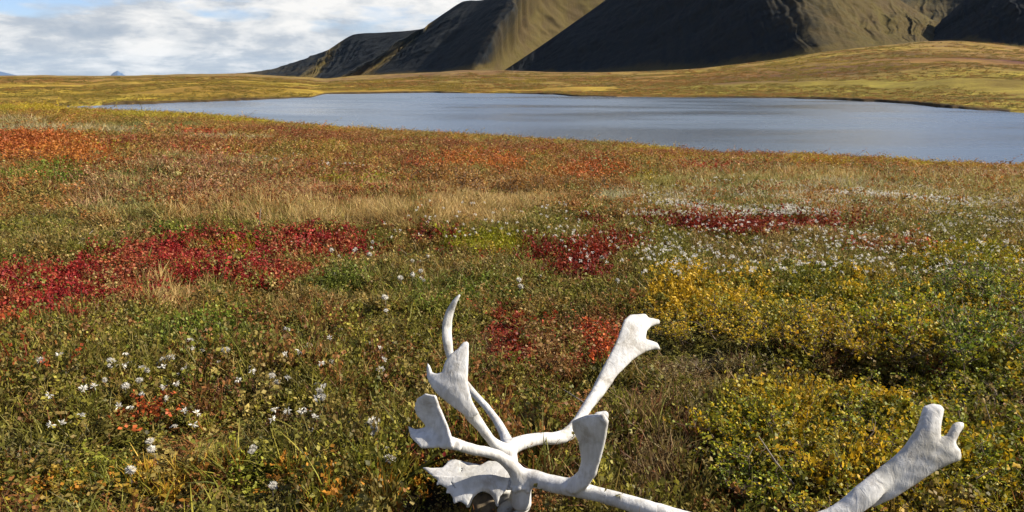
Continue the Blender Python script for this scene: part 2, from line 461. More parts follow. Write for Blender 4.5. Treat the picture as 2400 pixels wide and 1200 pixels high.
# mountain
def mountain_mat(name, grass, shade_scree, shade_rock, bias):
    M, g = mat(name)
    geo = g.node('ShaderNodeNewGeometry')
    pos = geo.outputs['Position']
    msk = g.node('ShaderNodeAttribute', attribute_name='lit_turf').outputs['Fac']  # paints lit faces in turf colour, shaded faces in the dark one
    a = g.noise(pos, 0.012, 8, 0.65, 0.4)
    b = g.noise(g.mapping(pos, (0.09, 0.09, 0.02)), 1.0, 8, 0.7, 0.3)
    f = g.math('ADD', g.math('ADD', msk, g.math('MULTIPLY', g.math('SUBTRACT', a, 0.5), 1.1)), g.math('MULTIPLY', g.math('SUBTRACT', b, 0.5), 0.45))
    k = g.ramp(f, [(0.28 + bias, 0.0), (0.78 + bias, 1.0)])
    sc = g.mix(g.ramp(b, [(0.35, 0.0), (0.65, 1.0)]), shade_rock, shade_scree)
    gr = g.mix(g.ramp(a, [(0.35, 0.0), (0.65, 1.0)]), grass[0], grass[1])
    col = g.mix(k, sc, gr)
    bump = g.node('ShaderNodeBump', inp={'Strength': 0.6, 'Distance': 7.0, 'Height': b})
    bs = g.node('ShaderNodeBsdfPrincipled', inp={'Base Color': col, 'Roughness': 0.95, 'Normal': bump.outputs[0]})
    bs.inputs['Specular IOR Level'].default_value = 0.05
    return finish(M, g, bs.outputs[0])


M_mount = mountain_mat('mountain_slope', ((.075, .058, .018), (.060, .042, .018)), (.017, .016, .014), (.009, .012, .015), 0.0)  # rock and scree colours darkened to paint cloud shade on the slopes

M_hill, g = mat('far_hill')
bs = g.node('ShaderNodeBsdfPrincipled', inp={'Base Color': (.05, .09, .16, 1), 'Roughness': 1.0})  # blue base colour paints in the haze of distance
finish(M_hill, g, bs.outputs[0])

# water
M_water, g = mat('lake_water')
pos = g.node('ShaderNodeNewGeometry').outputs['Position']
wv = g.mapping(pos, (0.8, 2.2, 1.0), (0, 0, 0.35))
r1 = g.noise(wv, 1.1, 5, 0.65)
r2 = g.noise(g.mapping(pos, (0.12, 0.4, 1.0), (0, 0, 0.2)), 1.0, 4, 0.6)
wind = g.noise(g.mapping(pos, (0.010, 0.018, 1.0), (0, 0, 0.1)), 1.0, 4, 0.55)
bump = g.node('ShaderNodeBump', inp={'Strength': g.ramp(wind, [(0.38, 0.35), (0.62, 1.0)]), 'Distance': 0.15, 'Height': g.math('ADD', g.math('MULTIPLY', r1, 0.9), r2)})
rough = g.ramp(wind, [(0.40, 0.10), (0.60, 0.35)])
bs = g.node('ShaderNodeBsdfPrincipled', inp={'Base Color': (0.078, 0.106, 0.140, 1), 'Roughness': rough, 'Normal': bump.outputs[0], 'IOR': 1.333})
finish(M_water, g, bs.outputs[0])


def foliage_mat(name, instanced, cols=None, trans=0.35):
    M, g = mat(name)
    rnd = g.node('ShaderNodeAttribute', attribute_name='leafrnd').outputs['Fac']
    if instanced:
        ca = g.node('ShaderNodeAttribute', attribute_name='tint_a', attribute_type='INSTANCER').outputs['Color']
        cb = g.node('ShaderNodeAttribute', attribute_name='tint_b', attribute_type='INSTANCER').outputs['Color']
        col = g.mix(rnd, ca, cb)
    else:
        col = g.ramp(rnd, cols)
    bs = g.node('ShaderNodeBsdfPrincipled', inp={'Base Color': col, 'Roughness': 0.55})
    bs.inputs['Specular IOR Level'].default_value = 0.25
    tr = g.node('ShaderNodeBsdfTranslucent', inp={'Color': col})
    mx = g.node('ShaderNodeMixShader', inp={0: trans, 1: bs.outputs[0], 2: tr.outputs[0]})
    return finish(M, g, mx.outputs[0])


M_cover = foliage_mat('cover_foliage', True)


def plain_mat(name, col, rough=0.8, noise_scale=None, col2=None):
    M, g = mat(name)
    cc = (col[0], col[1], col[2], 1)
    if noise_scale:
        pos = g.node('ShaderNodeTexCoord').outputs['Object']
        f = g.ramp(g.noise(pos, noise_scale, 5, 0.6), [(0.35, 0.0), (0.65, 1.0)])
        cc = g.mix(f, col, col2)
    bs = g.node('ShaderNodeBsdfPrincipled', inp={'Base Color': cc, 'Roughness': rough})
    bs.inputs['Specular IOR Level'].default_value = 0.2
    return finish(M, g, bs.outputs[0])


M_twig = plain_mat('twig_bark', (.09, .06, .04), 0.9, 40.0, (.16, .12, .09))
M_deadwood = plain_mat('dead_wood', (.15, .12, .095), 0.9, 30.0, (.26, .22, .18))

# bone
M_bone, g = mat('weathered_bone')
pos = g.node('ShaderNodeNewGeometry').outputs['Position']
f1 = g.noise(pos, 11.0, 8, 0.7, 0.4)
f2 = g.noise(g.mapping(pos, (55, 55, 16)), 1.0, 5, 0.6, 0.8)
f3 = g.noise(pos, 5.0, 4, 0.6)
colb = g.ramp(f1, [(0.35, (.30, .275, .23)), (0.43, (.45, .43, .39)), (0.52, (.54, .525, .49))])
colb = g.mix(g.ramp(f2, [(0.35, 0.35), (0.56, 0.0)]), colb, (.20, .165, .12))
colb = g.mix(g.ramp(f3, [(0.52, 0.0), (0.68, 0.5)]), colb, (.27, .25, .19))
bump = g.node('ShaderNodeBump', inp={'Strength': 0.45, 'Distance': 0.006, 'Height': g.math('ADD', f2, g.math('MULTIPLY', f1, .5))})
bs = g.node('ShaderNodeBsdfPrincipled', inp={'Base Color': colb, 'Roughness': 0.62, 'Normal': bump.outputs[0]})
bs.inputs['Specular IOR Level'].default_value = 0.3
finish(M_bone, g, bs.outputs[0])
M_fluff, g = mat('cotton_fluff')
dif = g.node('ShaderNodeBsdfDiffuse', inp={'Color': (.74, .70, .61, 1)})
trn = g.node('ShaderNodeBsdfTranslucent', inp={'Color': (.72, .68, .58, 1)})
mx = g.node('ShaderNodeMixShader', inp={0: 0.4, 1: dif.outputs[0], 2: trn.outputs[0]})
finish(M_fluff, g, mx.outputs[0])

# ------------------------------------------------------------------ ground sheet
azs = np.unique(np.r_[np.linspace(-math.pi, -0.85, 40), np.linspace(-0.85, 0.85, 640), np.linspace(0.85, math.pi, 40)])
rn_c, rf_c = rnear(azs), rfar(azs)
rows = []
N1, N2 = 280, 300
for i in range(N1):
    t = i / (N1 - 1)
    rows.append(0.25 * (rn_c / 0.25) ** t)
for e in (0.6, 2.0, 4.5):
    rows.append(rn_c + np.minimum(e, (rf_c - rn_c) * 0.2 * e / 4.5))
for e in (4.5, 2.0, 0.6):
    rows.append(rf_c - np.minimum(e, (rf_c - rn_c) * 0.2 * e / 4.5))
for i in range(N2):
    t = i / (N2 - 1)
    rows.append((rf_c + 0.02) * (30000 / rf_c) ** (t * 1.0) if i > 2 else rf_c + (0.02, 0.7, 1.6)[i])
Rg = np.array(rows)
X = Rg * np.sin(azs)[None]; Y = Rg * np.cos(azs)[None]
Z = ground(X, Y)
nr, nc = Rg.shape
V = np.stack([X, Y, Z], -1).reshape(-1, 3)
ii, jj = np.meshgrid(np.arange(nr - 1), np.arange(nc - 1), indexing='ij')
a = (ii * nc + jj).ravel()
quads = np.stack([a, a + 1, a + nc + 1, a + nc], 1)
# cap at the centre
V = np.r_[V, [[0, 0, float(ground(np.array([0.0]), np.array([0.01]))[0])]]]
me = mesh_np('ground', V, quads, (M_ground,), smooth=True)
# cover colour of every vertex: which plants grow there
vx, vy, vz = V[:, 0], V[:, 1], V[:, 2]
vr = np.hypot(vx, vy); vaz = np.arctan2(vx, vy)
near = vr < rnear(vaz)
com = community(vx, vy, vz)
soil = MEAN[com]
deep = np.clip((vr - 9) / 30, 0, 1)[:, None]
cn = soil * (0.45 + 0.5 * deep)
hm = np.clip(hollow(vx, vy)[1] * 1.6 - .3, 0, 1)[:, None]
cn = cn + hm * (np.array([.020, .015, .010]) - cn)  # near-black painted into the dips in place of deep shade
# far plain: olive-gold turf with russet and green belts
b1 = fbm(vx / 45, vy / 160, 4, 71); b2 = fbm(vx / 160, vy / 420, 4, 72); b3 = fbm(vx / 500, vy / 700, 4, 73)
gold = np.array([.25, .178, .026]); russ = np.array([.19, .10, .032]); oliv = np.array([.17, .135, .024]); yel = np.array([.31, .235, .025])
cf = gold[None] + np.clip(b1 * 2.0, 0, 1)[:, None] * (yel - gold) + np.clip(-b1 * 1.8, 0, 1)[:, None] * (russ - gold)
cf = cf + np.clip(b2 * 2.4, 0, 1)[:, None] * (oliv - cf) + np.clip(-b3 * 2.0 - 0.1, 0, .8)[:, None] * (russ - cf)
vpx, vpy = proj(vx, vy, vz)
high = np.clip((vr - 900) / 700, 0, 1)
cf = cf + (high * .65)[:, None] * (np.array([.15, .095, .045]) - cf)
rise = np.exp(-((vr - 315) / 65) ** 2 - ((vaz - az_of(480.0)) / 0.12) ** 2)
cf = cf + (rise * .8)[:, None] * (np.array([.14, .07, .02]) - cf)
rf_v = rfar(vaz)
bankc = ((vr < rf_v + 1.9) & (vr > rf_v - 2)) & (lakey(vaz) > 0.5) & (vnoise(vaz * 25, vaz * 0, 31) > -0.2)
cf[bankc] = (.045, .03, .015)
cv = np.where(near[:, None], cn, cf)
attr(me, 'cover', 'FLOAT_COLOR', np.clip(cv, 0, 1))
link(tag(bpy.data.objects.new('ground', me), kind='structure'))

# lake surface: follows both shores, a little wider than the bed so the banks close over it
wa = np.linspace(AZ_TIP + 0.0005, AZ_END - 0.01, 260)
wr = []
for t in np.linspace(0, 1, 14):
    wr.append(rnear(wa) - 0.6 + t * (rfar(wa) - rnear(wa) + 0.9))
wr = np.array(wr)
Vw = np.stack([wr * np.sin(wa), wr * np.cos(wa), np.full(wr.shape, LAKE)], -1).reshape(-1, 3)
i2, j2 = np.meshgrid(np.arange(13), np.arange(259), indexing='ij')
a = (i2 * 260 + j2).ravel()
me = mesh_np('lake_water', Vw, np.stack([a, a + 1, a + 261, a + 260], 1), (M_water,), smooth=True)
link(tag(bpy.data.objects.new('lake_water', me), kind='structure'))

# ------------------------------------------------------------------ mountains
def catmull(Pts, t):
    """Pts (n,...) sampled at t in [0,n-1]"""
    n = len(Pts)
    i = np.clip(np.floor(t).astype(int), 0, n - 2); f = (t - i)
    sh = (-1,) + (1,) * (Pts.ndim - 1)
    f = f.reshape(sh)
    p0, p1, p2, p3 = (Pts[np.clip(i + k, 0, n - 1)] for k in (-1, 0, 1, 2))
    return 0.5 * (2 * p1 + (p2 - p0) * f + (2 * p0 - 5 * p1 + 4 * p2 - p3) * f ** 2 + (3 * p1 - p0 - 3 * p2 + p3) * f ** 3)


def mountain(name, cols, seed, rough, nu=420, nv=150, gully=1.0):
    """cols: (ridge px,py,R, foot px,py,R, bulge towards the viewer, turf)"""
    A = np.array(cols, float)
    ridge = PR(A[:, 0], A[:, 1], A[:, 2]); foot = PR(A[:, 3], A[:, 4], A[:, 5])
    t = np.linspace(0, len(A) - 1, nu)
    # mostly straight between columns so that the crests of the spurs stay sharp
    def both(q):
        sm = catmull(q, t)
        li = np.stack([np.interp(t, np.arange(len(A)), q[:, k]) for k in range(q.shape[1])], -1)
        return 0.7 * sm + 0.3 * li
    rd = both(ridge); ft = both(foot)
    bu = both(A[:, 6:8])
    vv = np.linspace(0, 1, nv)
    G = np.zeros((nv, nu, 3)); T = np.zeros((nv, nu))
    for k, v_ in enumerate(vv):
        prof = v_ ** 1.12
        G[k, :, :2] = ft[:, :2] * (1 - v_) + rd[:, :2] * v_
        G[k, :, 2] = ft[:, 2] * (1 - prof) + rd[:, 2] * prof
        d = G[k, :, :2] / np.hypot(G[k, :, 0], G[k, :, 1])[:, None]
        G[k, :, :2] -= d * (bu[:, 0] * math.sin(math.pi * v_) ** 1.0)[:, None]
        T[k] = bu[:, 1] + .8 * max(0, 1 - v_ / .10)
    # relief, gullies run down the slope, so noise is stretched along v
    gx, gy = G[:, :, 0], G[:, :, 1]
    uu = np.broadcast_to(t[None, :], gx.shape); vg = np.broadcast_to(vv[:, None], gx.shape)
    env = np.sin(math.pi * np.clip(vg, 0, 1)) ** 0.6 * np.clip(uu / 2.5, 0, 1)
    gl = -np.abs(fbm(uu * 3.2 + vg * 0.9, vg * 1.1, 4, seed)) * 26 * gully - np.abs(fbm(uu * 9 + vg, vg * 2.2, 3, seed + 3)) * 6 * gully
    big = fbm(gx / 160, gy / 160, 5, seed + 5) * rough
    G[:, :, 2] += (gl + 9 * gully) * env * 0.7 + big * (env * .85 + .08 * vg * np.clip(uu / 2.5, 0, 1))
    G[:, :, 0] += fbm(gx / 90, gy / 90 + G[:, :, 2] / 60, 4, seed + 7) * 16 * env
    G[:, :, 1] += fbm(gx / 90 + 5, gy / 90 + G[:, :, 2] / 60, 4, seed + 9) * 16 * env
    # skirt below the foot and a back slope
    d0 = ft[:, :2] / np.hypot(ft[:, 0], ft[:, 1])[:, None]
    sk = np.c_[ft[:, :2] - d0 * 25, ft[:, 2] - 25][None]
    rt = G[-1]
    d1 = rt[:, :2] / np.hypot(rt[:, 0], rt[:, 1])[:, None]
    hz_ = np.maximum(rt[:, 2] - 0, 10)
    back = [np.c_[rt[:, :2] + d1 * (hz_ * q)[:, None], rt[:, 2] - hz_ * q * 0.62 + fbm(rt[:, 0] / 120, rt[:, 1] / 120 + q * 3, 4, seed + 11) * 14 * q] for q in (0.15, 0.4, 0.8, 1.3, 1.75)]
    G = np.concatenate([sk, G, np.array(back)], 0)
    T = np.concatenate([T[:1], T, np.repeat(T[-1:], 5, 0)], 0)
    m_, n_ = G.shape[:2]
    i, j = np.meshgrid(np.arange(m_ - 1), np.arange(n_ - 1), indexing='ij')
    a = (i * n_ + j).ravel()
    me = mesh_np(name, G.reshape(-1, 3), np.stack([a, a + 1, a + n_ + 1, a + n_], 1), (M_mount,), smooth=True)
    attr(me, 'lit_turf', 'FLOAT', T.ravel())
    return link(tag(bpy.data.objects.new(name, me), kind='structure'))


mountain('mountain', [
    (560, 172, 3800, 520, 174, 3500, 0, .8),
    (640, 162, 3900, 580, 176, 3600, 0, .5),
    (700, 143, 3750, 620, 178, 3450, 0, .3),
    (765, 118, 3350, 690, 182, 3050, 30, .4),
    (775, 113, 3420, 715, 184, 3080, -40, 1.0),
    (828, 81, 3400, 740, 187, 3060, -20, .15),
    (900, 76, 3250, 760, 188, 2900, 0, .05),
    (985, 68, 2980, 790, 187, 2640, 50, .15),
    (1005, 55, 3100, 830, 184, 2760, -70, .95),
    (1045, 28, 3080, 870, 180, 2700, -50, .1),
    (1085, 4, 2950, 920, 176, 2600, 0, .05),
    (1140, -2, 2800, 1000, 170, 2450, 20, .05),
    (1230, -50, 2560, 1110, 163, 2230, 60, .3),
    (1300, -70, 2850, 1180, 160, 2420, -60, 1.0),
    (1440, -90, 3050, 1290, 165, 2620, -90, .9),
    (1650, -120, 3250, 1480, 163, 2850, 0, .6),
], 101, 30, nu=520)
mountain('mountain', [
    (1180, 166, 2420, 1170, 168, 2390, 0, .2),
    (1225, 136, 2400, 1200, 169, 2260, 0, .15),
    (1300, 85, 2380, 1270, 170, 2120, 0, .1),
    (1420, 0, 2330, 1370, 170, 1960, 0, .08),
    (1540, -90, 2290, 1500, 167, 1830, 0, .05),
    (1640, -150, 2200, 1640, 160, 1700, 10, .08),
    (1740, -170, 2120, 1790, 143, 1590, 40, .15),
    (1830, -150, 2080, 1930, 121, 1530, 60, .5),
    (1960, -90, 2160, 2040, 109, 1640, -10, .85),
    (2090, -12, 2280, 2120, 101, 1790, -50, 1.0),
    (2180, 44, 2380, 2170, 97, 1960, -30, 1.0),
    (2250, 80, 2500, 2230, 94, 2200, 0, .9),
], 201, 34, nu=520)
mountain('mountain', [
    (1700, -60, 3500, 1700, 90, 3100, 0, .1),
    (1950, -60, 3500, 1950, 90, 3100, 0, .1),
    (2080, -40, 3450, 2060, 95, 3050, 30, .1),
    (2150, -10, 3500, 2110, 96, 3050, 0, .7),
    (2220, -30, 3550, 2200, 97, 3100, -40, .6),
    (2300, -60, 3600, 2300, 100, 3100, 0, .3),
    (2500, -90, 3600, 2500, 110, 3100, 0, .3),
], 301, 30, nu=260, nv=90)
mountain('mountain', [
    (2120, 99, 2330, 2105, 101, 2280, 0, .3),
    (2180, 78, 2280, 2150, 99, 2120, 0, .15),
    (2240, 18, 2230, 2210, 95, 1950, 0, .1),
    (2310, -40, 2180, 2290, 98, 1760, 0, .15),
    (2400, -90, 2120, 2420, 114, 1540, 0, .1),
    (2560, -130, 2050, 2600, 126, 1380, 20, .1),
    (2800, -160, 1950, 2850, 141, 1190, 30, .3),
    (3100, -150, 1900, 3200, 148, 1190, 0, .6),
    (3500, -80, 1900, 3500, 150, 1300, 0, .6),
], 401, 30, nu=400)


def far_hill(px0, px1, pytop, R, seed, skew):
    n = 60
    t = np.linspace(0, 1, n)
    prof = np.sin(math.pi * t ** skew) ** 1.1 * (1 + .25 * fbm(t * 6, t * 0, 3, seed))
    rowsv = []
    for k, (dr, h) in enumerate(((-.5, 0), (-.25, .55), (0, 1), (.25, .5), (.5, -.1))):
        pts = PR(px0 + (px1 - px0) * t, np.full(n, 183.0), np.full(n, R * (1 + dr * .12)))
        top = (183 - pytop) / F * R
        pts[:, 2] = -30 + (top + 30) * prof * h
        rowsv.append(pts)
    G = np.array(rowsv)
    i, j = np.meshgrid(np.arange(4), np.arange(n - 1), indexing='ij')
    a = (i * n + j).ravel()
    me = mesh_np('distant_hill', G.reshape(-1, 3), np.stack([a, a + 1, a + n + 1, a + n], 1), (M_hill,), smooth=True)
    link(tag(bpy.data.objects.new('distant_hill', me), kind='structure'))


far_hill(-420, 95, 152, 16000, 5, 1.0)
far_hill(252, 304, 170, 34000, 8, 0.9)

# ------------------------------------------------------------------ plant shapes
def leafquads(base, dirs, length, width, bend=0.25, nrm=None):
    """folded pointed leaves: 4 verts, 2 tris each"""
    n = len(base)
    d = dirs / (np.linalg.norm(dirs, axis=1, keepdims=True) + 1e-9)
    if nrm is None:
        nrm = rng.normal(size=(n, 3)) + np.array([0, 0, .8])
    s = np.cross(d, nrm); s /= (np.linalg.norm(s, axis=1, keepdims=True) + 1e-9)
    up = np.cross(s, d)
    L = np.asarray(length).reshape(-1, 1); W = np.asarray(width).reshape(-1, 1)
    mid = base + d * L * .5
    V = np.stack([base, mid + s * W * .5 + up * L * bend * .3, base + d * L + up * L * -bend * .3, mid - s * W * .5 + up * L * bend * .3], 1)
    i = np.arange(n) * 4
    T = np.concatenate([np.stack([i, i + 1, i + 2], 1), np.stack([i, i + 2, i + 3], 1)], 0)
    return V.reshape(-1, 3), T


def with_rnd(V, T, n, per, mats, name, mi=None):
    me = mesh_np(name, V, T, mats, mi)
    return me


def make_variant(name, parts, matl):
    """parts: list of (V,T,rnd per vertex)"""
    Vs, Ts, Rs = [], [], []
    o = 0
    for V, T, R in parts:
        Vs.append(V); Ts.append(T + o); Rs.append(R); o += len(V)
    me = mesh_np(name, np.concatenate(Vs), np.concatenate(Ts), (matl,))
    attr(me, 'leafrnd', 'FLOAT', np.concatenate(Rs))
    return me


def disc(n, R):
    a = rng.random(n) * 2 * math.pi; q = R * np.sqrt(rng.random(n))
    return np.stack([q * np.cos(a), q * np.sin(a), np.zeros(n)], 1)


def v_heath(i):
    # short upright shoots closely set with small leaves
    ns = 16; per = 9
    b = disc(ns, .055)
    h = rng.uniform(.035, .075, ns)
    lean = rng.normal(0, .35, (ns, 3)); lean[:, 2] = 1
    k = np.repeat(np.arange(ns), per); t = rng.uniform(.15, 1, ns * per)
    base = b[k] + lean[k] * (h[k] * t)[:, None]
    dr = rng.normal(0, 1, (ns * per, 3)); dr[:, 2] = np.abs(dr[:, 2]) * .6 + .7
    L = rng.uniform(.009, .016, ns * per)
    V, T = leafquads(base, dr, L, L * .45)
    rn = np.clip(rng.random(ns)[k] * .6 + rng.random(ns * per) * .4, 0, 1)
    return [(V, T, np.repeat(rn, 4))]


def v_grass(i, n=26, hmin=.07, hmax=.17, sp=.045, wd=.0028):
    b = disc(n, sp)
    az = rng.random(n) * 2 * math.pi; le = rng.uniform(.05, .65, n); H = rng.uniform(hmin, hmax, n)
    seg = 3
    Vs = []
    side = np.stack([-np.sin(az), np.cos(az), np.zeros(n)], 1)
    rot = rng.random(n) * math.pi
    side = np.stack([np.cos(rot), np.sin(rot), np.zeros(n)], 1)
    for s in range(seg + 1):
        t = s / seg
        c = b + np.stack([np.cos(az) * le * H * t ** 1.7, np.sin(az) * le * H * t ** 1.7, H * t * (1 - .25 * le * t)], 1)
        wq = wd * (1 - t) ** .7 + .0003
        Vs.append(c - side * wq); Vs.append(c + side * wq)
    V = np.stack(Vs, 1).reshape(-1, 3)
    T = []
    o = np.arange(n) * (seg + 1) * 2
    for s in range(seg):
        q = o + s * 2
        T += [np.stack([q, q + 1, q + 3], 1), np.stack([q, q + 3, q + 2], 1)]
    return [(V, np.concatenate(T), np.repeat(rng.random(n), (seg + 1) * 2))]


def v_leafy(i):
    # rosettes of broad oval leaves (bearberry, bilberry)
    n = 60
    base = disc(n, .06); base[:, 2] = rng.uniform(.005, .045, n)
    dr = rng.normal(0, 1, (n, 3)); dr[:, 2] = np.abs(dr[:, 2]) * .7 + .25
    L = rng.uniform(.013, .026, n)
    V, T = leafquads(base, dr, L, L * .62, .3)
    return [(V, T, np.repeat(rng.random(n), 4))]


def v_litter(i):
    n = 46
    base = disc(n, .07); base[:, 2] = rng.uniform(.0, .03, n)
    dr = rng.normal(0, 1, (n, 3)); dr[:, 2] = dr[:, 2] * .25 + .12
    L = rng.uniform(.02, .06, n)
    V, T = leafquads(base, dr, L, np.full(n, .0035), .2)
    return [(V, T, np.repeat(rng.random(n), 4))]


def v_birch(i):
    # low arching twigs with round leaves
    ns = 8; per = 12
    b = disc(ns, .04); lean = rng.normal(0, .55, (ns, 3)); lean[:, 2] = 1
    h = rng.uniform(.07, .13, ns)
    k = np.repeat(np.arange(ns), per); t = rng.uniform(.25, 1, ns * per)
    base = b[k] + lean[k] * (h[k] * t)[:, None] + rng.normal(0, .005, (ns * per, 3))
    dr = rng.normal(0, 1, (ns * per, 3)); dr[:, 2] += .3
    L = rng.uniform(.009, .017, ns * per)
    V, T = leafquads(base, dr, L, L * .9, .2)
    parts = [(V, T, np.repeat(np.clip(rng.random(ns)[k] * .5 + rng.random(ns * per) * .5, 0, 1), 4))]
    V2, T2 = leafquads(b, lean, h * np.linalg.norm(lean, axis=1), np.full(ns, .003), .05)
    parts.append((V2, T2, np.zeros(len(V2))))
    return parts


lib = bpy.data.collections.new('plant_shapes')     # never linked to the scene: only the scatter reads it
VAR = {}
cnt = 0
for kind, fn, nvr in ((0, v_heath, 5), (1, v_grass, 5), (2, v_leafy, 4), (3, v_litter, 3), (4, v_birch, 5)):
    ids = []
    for q in range(nvr):
        me = make_variant('shape', fn(q), M_cover)
        o = bpy.data.objects.new('s%03d' % cnt, me)
        lib.objects.link(o)
        ids.append(cnt); cnt += 1
    VAR[kind] = np.array(ids)


def scatter_group(name):
    ng = bpy.data.node_groups.new(name, 'GeometryNodeTree')
    ng.interface.new_socket('Geometry', in_out='INPUT', socket_type='NodeSocketGeometry')
    ng.interface.new_socket('Geometry', in_out='OUTPUT', socket_type='NodeSocketGeometry')
    N = ng.nodes; Lk = ng.links
    gi = N.new('NodeGroupInput'); go = N.new('NodeGroupOutput')
    iop = N.new('GeometryNodeInstanceOnPoints')
    ci = N.new('GeometryNodeCollectionInfo')
    ci.inputs['Collection'].default_value = lib
    ci.inputs['Separate Children'].default_value = True
    ci.inputs['Reset Children'].default_value = True
    def na(nm, ty):
        a = N.new('GeometryNodeInputNamedAttribute'); a.data_type = ty; a.inputs['Name'].default_value = nm
        return a.outputs[0]
    Lk.new(gi.outputs[0], iop.inputs['Points'])
    Lk.new(ci.outputs[0], iop.inputs['Instance'])
    iop.inputs['Pick Instance'].default_value = True
    Lk.new(na('shape', 'INT'), iop.inputs['Instance Index'])
    e2r = N.new('FunctionNodeEulerToRotation')
    Lk.new(na('turn', 'FLOAT_VECTOR'), e2r.inputs[0])
    Lk.new(e2r.outputs[0], iop.inputs['Rotation'])
    Lk.new(na('size', 'FLOAT_VECTOR'), iop.inputs['Scale'])
    Lk.new(iop.outputs[0], go.inputs[0])
    return ng


NG = scatter_group('scatter_plants')


def scatter(name, label, cat, pts, shape, turn, size, ta, tb):
    me = bpy.data.meshes.new(name)
    me.vertices.add(len(pts)); me.vertices.foreach_set('co', np.asarray(pts, np.float32).ravel())
    attr(me, 'shape', 'INT', shape); attr(me, 'turn', 'FLOAT_VECTOR', turn); attr(me, 'size', 'FLOAT_VECTOR', size)
    attr(me, 'tint_a', 'FLOAT_COLOR', ta); attr(me, 'tint_b', 'FLOAT_COLOR', tb)
    o = link(bpy.data.objects.new(name, me))
    md = o.modifiers.new('scatter', 'NODES'); md.node_group = NG
    return tag(o, label, cat, kind='stuff')


# ---- where the cover grows: density falls with distance while tufts grow coarser
def sample_cover(n, r0, r1, azr):
    az = rng.uniform(-azr, azr, n)
    r = r0 * (r1 / r0) ** rng.random(n)
    return az, r


parts_x, parts_r = [], []
az1 = rng.uniform(-.72, .72, 17500); r1_ = np.sqrt(rng.uniform(1.3 ** 2, 6.0 ** 2, 17500))
az2, r2_ = sample_cover(82000, 6.0, 40.0, .68)
az3, r3_ = sample_cover(42000, 40.0, 200.0, .68)
az = np.r_[az1, az2, az3]; r = np.r_[r1_, r2_, r3_]
keep = (r < rnear(az) - 0.4) & (rng.random(len(r)) > hollow(r * np.sin(az), r * np.cos(az))[1] * 1.1 - .2)
az, r = az[keep], r[keep]
x, y = r * np.sin(az), r * np.cos(az); z = ground(x, y)
com = community(x, y, z)
n = len(x)
bare = (fbm(x / .35, y / .35, 3, 91) < -0.30) & (r < 5)
shape = np.zeros(n, int); ta = np.zeros((n, 3)); tb = np.zeros((n, 3)); tkind = np.zeros(n, int)
for ki, kn in enumerate(KINDS):
    m = np.where(com == ki)[0]
    if not len(m): continue
    pal, mix_ = PAL[kn]
    # neighbouring tufts of a kind tend to share a shade
    cl = (fbm(x[m] / (.05 * r[m] + .08), y[m] / (.1 * r[m] + .08), 2, 95) + .5 + rng.normal(0, .28, len(m)))
    ci = np.clip((cl * len(pal)).astype(int), 0, len(pal) - 1)
    pa = np.array([p[0] for p in pal]); pb = np.array([p[1] for p in pal])
    vsc = rng.uniform(.55, 1.12, (len(m), 1))
    warm = np.array([1.08, .84, .56]) if kn in ('d_low', 'd_mid', 'green', 'birchgreen', 'darkbirch', 'grey', 'greenorange', 'palegreen', 'lime') else np.array([.95, .84, .72])
    if kn in ('crimson', 'darkred'):
        warm = np.array([.72, .80, .50])
    ta[m] = pa[ci] * vsc * 0.85 * warm; tb[m] = pb[ci] * vsc * 1.3 * warm
    mk = rng.choice(mix_, len(m)); tkind[m] = mk
    for kk in set(mix_):
        q = m[mk == kk]
        shape[q] = rng.choice(VAR[kk], len(q))
sz = np.clip(r / 5.0, 1, None) ** 0.80 * rng.uniform(.75, 1.35, n)
tall = np.clip(r / 5.0, 1, 5) ** 0.55 * np.clip(r / 25, 1, None) ** .15
lowf = np.where(bare, .35, 1.0)
hump = 1 + .5 * fbm(x / 1.1, y / 1.1, 2, 97)
size = np.stack([sz, sz, tall * rng.uniform(.75, 1.3, n) * lowf * hump], 1)
# tall grass on the straw ground
gsel = (tkind == 1)
size[gsel, 2] *= np.where(np.isin(com[gsel], [KINDS.index('straw'), KINDS.index('rosegrass'), KINDS.index('pale')]), 0.85, .72)
clr = (x > -.34) & (x < .2) & (y > 1.3) & (y < 2.12)
size[clr] *= .45
turn = np.stack([rng.normal(0, .18, n), rng.normal(0, .18, n), rng.uniform(0, 2 * math.pi, n)], 1)
pts = np.stack([x, y, z - .006 * sz], 1)
naz = rng.uniform(-.64, .66, 42000)
rr0 = rfar(naz) + 2.0
nr_ = rr0 * (1500 / rr0) ** (rng.random(len(naz)) ** 1.0)
fx, fy = nr_ * np.sin(naz), nr_ * np.cos(naz); fz = ground(fx, fy)
okf = fbm(fx / 40, fy / 90, 3, 131) > -.12
fx, fy, fz, nr_ = fx[okf], fy[okf], fz[okf], nr_[okf]
fn = len(fx)
fpal = np.array([(.30, .215, .025), (.22, .15, .025), (.16, .13, .022), (.25, .12, .03), (.12, .10, .02)])
fq = fpal[np.clip(((fbm(fx / 50, fy / 140, 3, 132) + .5) * 3 + rng.random(fn) * 2).astype(int), 0, 4)] * rng.uniform(.8, 1.2, (fn, 1))
fs_ = nr_ ** .85 * rng.uniform(.05, .11, fn)
x = np.r_[x, fx]; y = np.r_[y, fy]
pts = np.r_[pts, np.stack([fx, fy, fz - .05], 1)]
shape = np.r_[shape, rng.choice(np.r_[VAR[0], VAR[4]], fn)]
turn = np.r_[turn, np.stack([np.zeros(fn), np.zeros(fn), rng.uniform(0, 6.28, fn)], 1)]
size = np.r_[size, np.stack([fs_ * 1.6, fs_ * 1.6, fs_ * .42], 1)]
ta = np.r_[ta, fq * .9]; tb = np.r_[tb, fq * 1.3]
tkind = np.r_[tkind, np.full(fn, 9)]
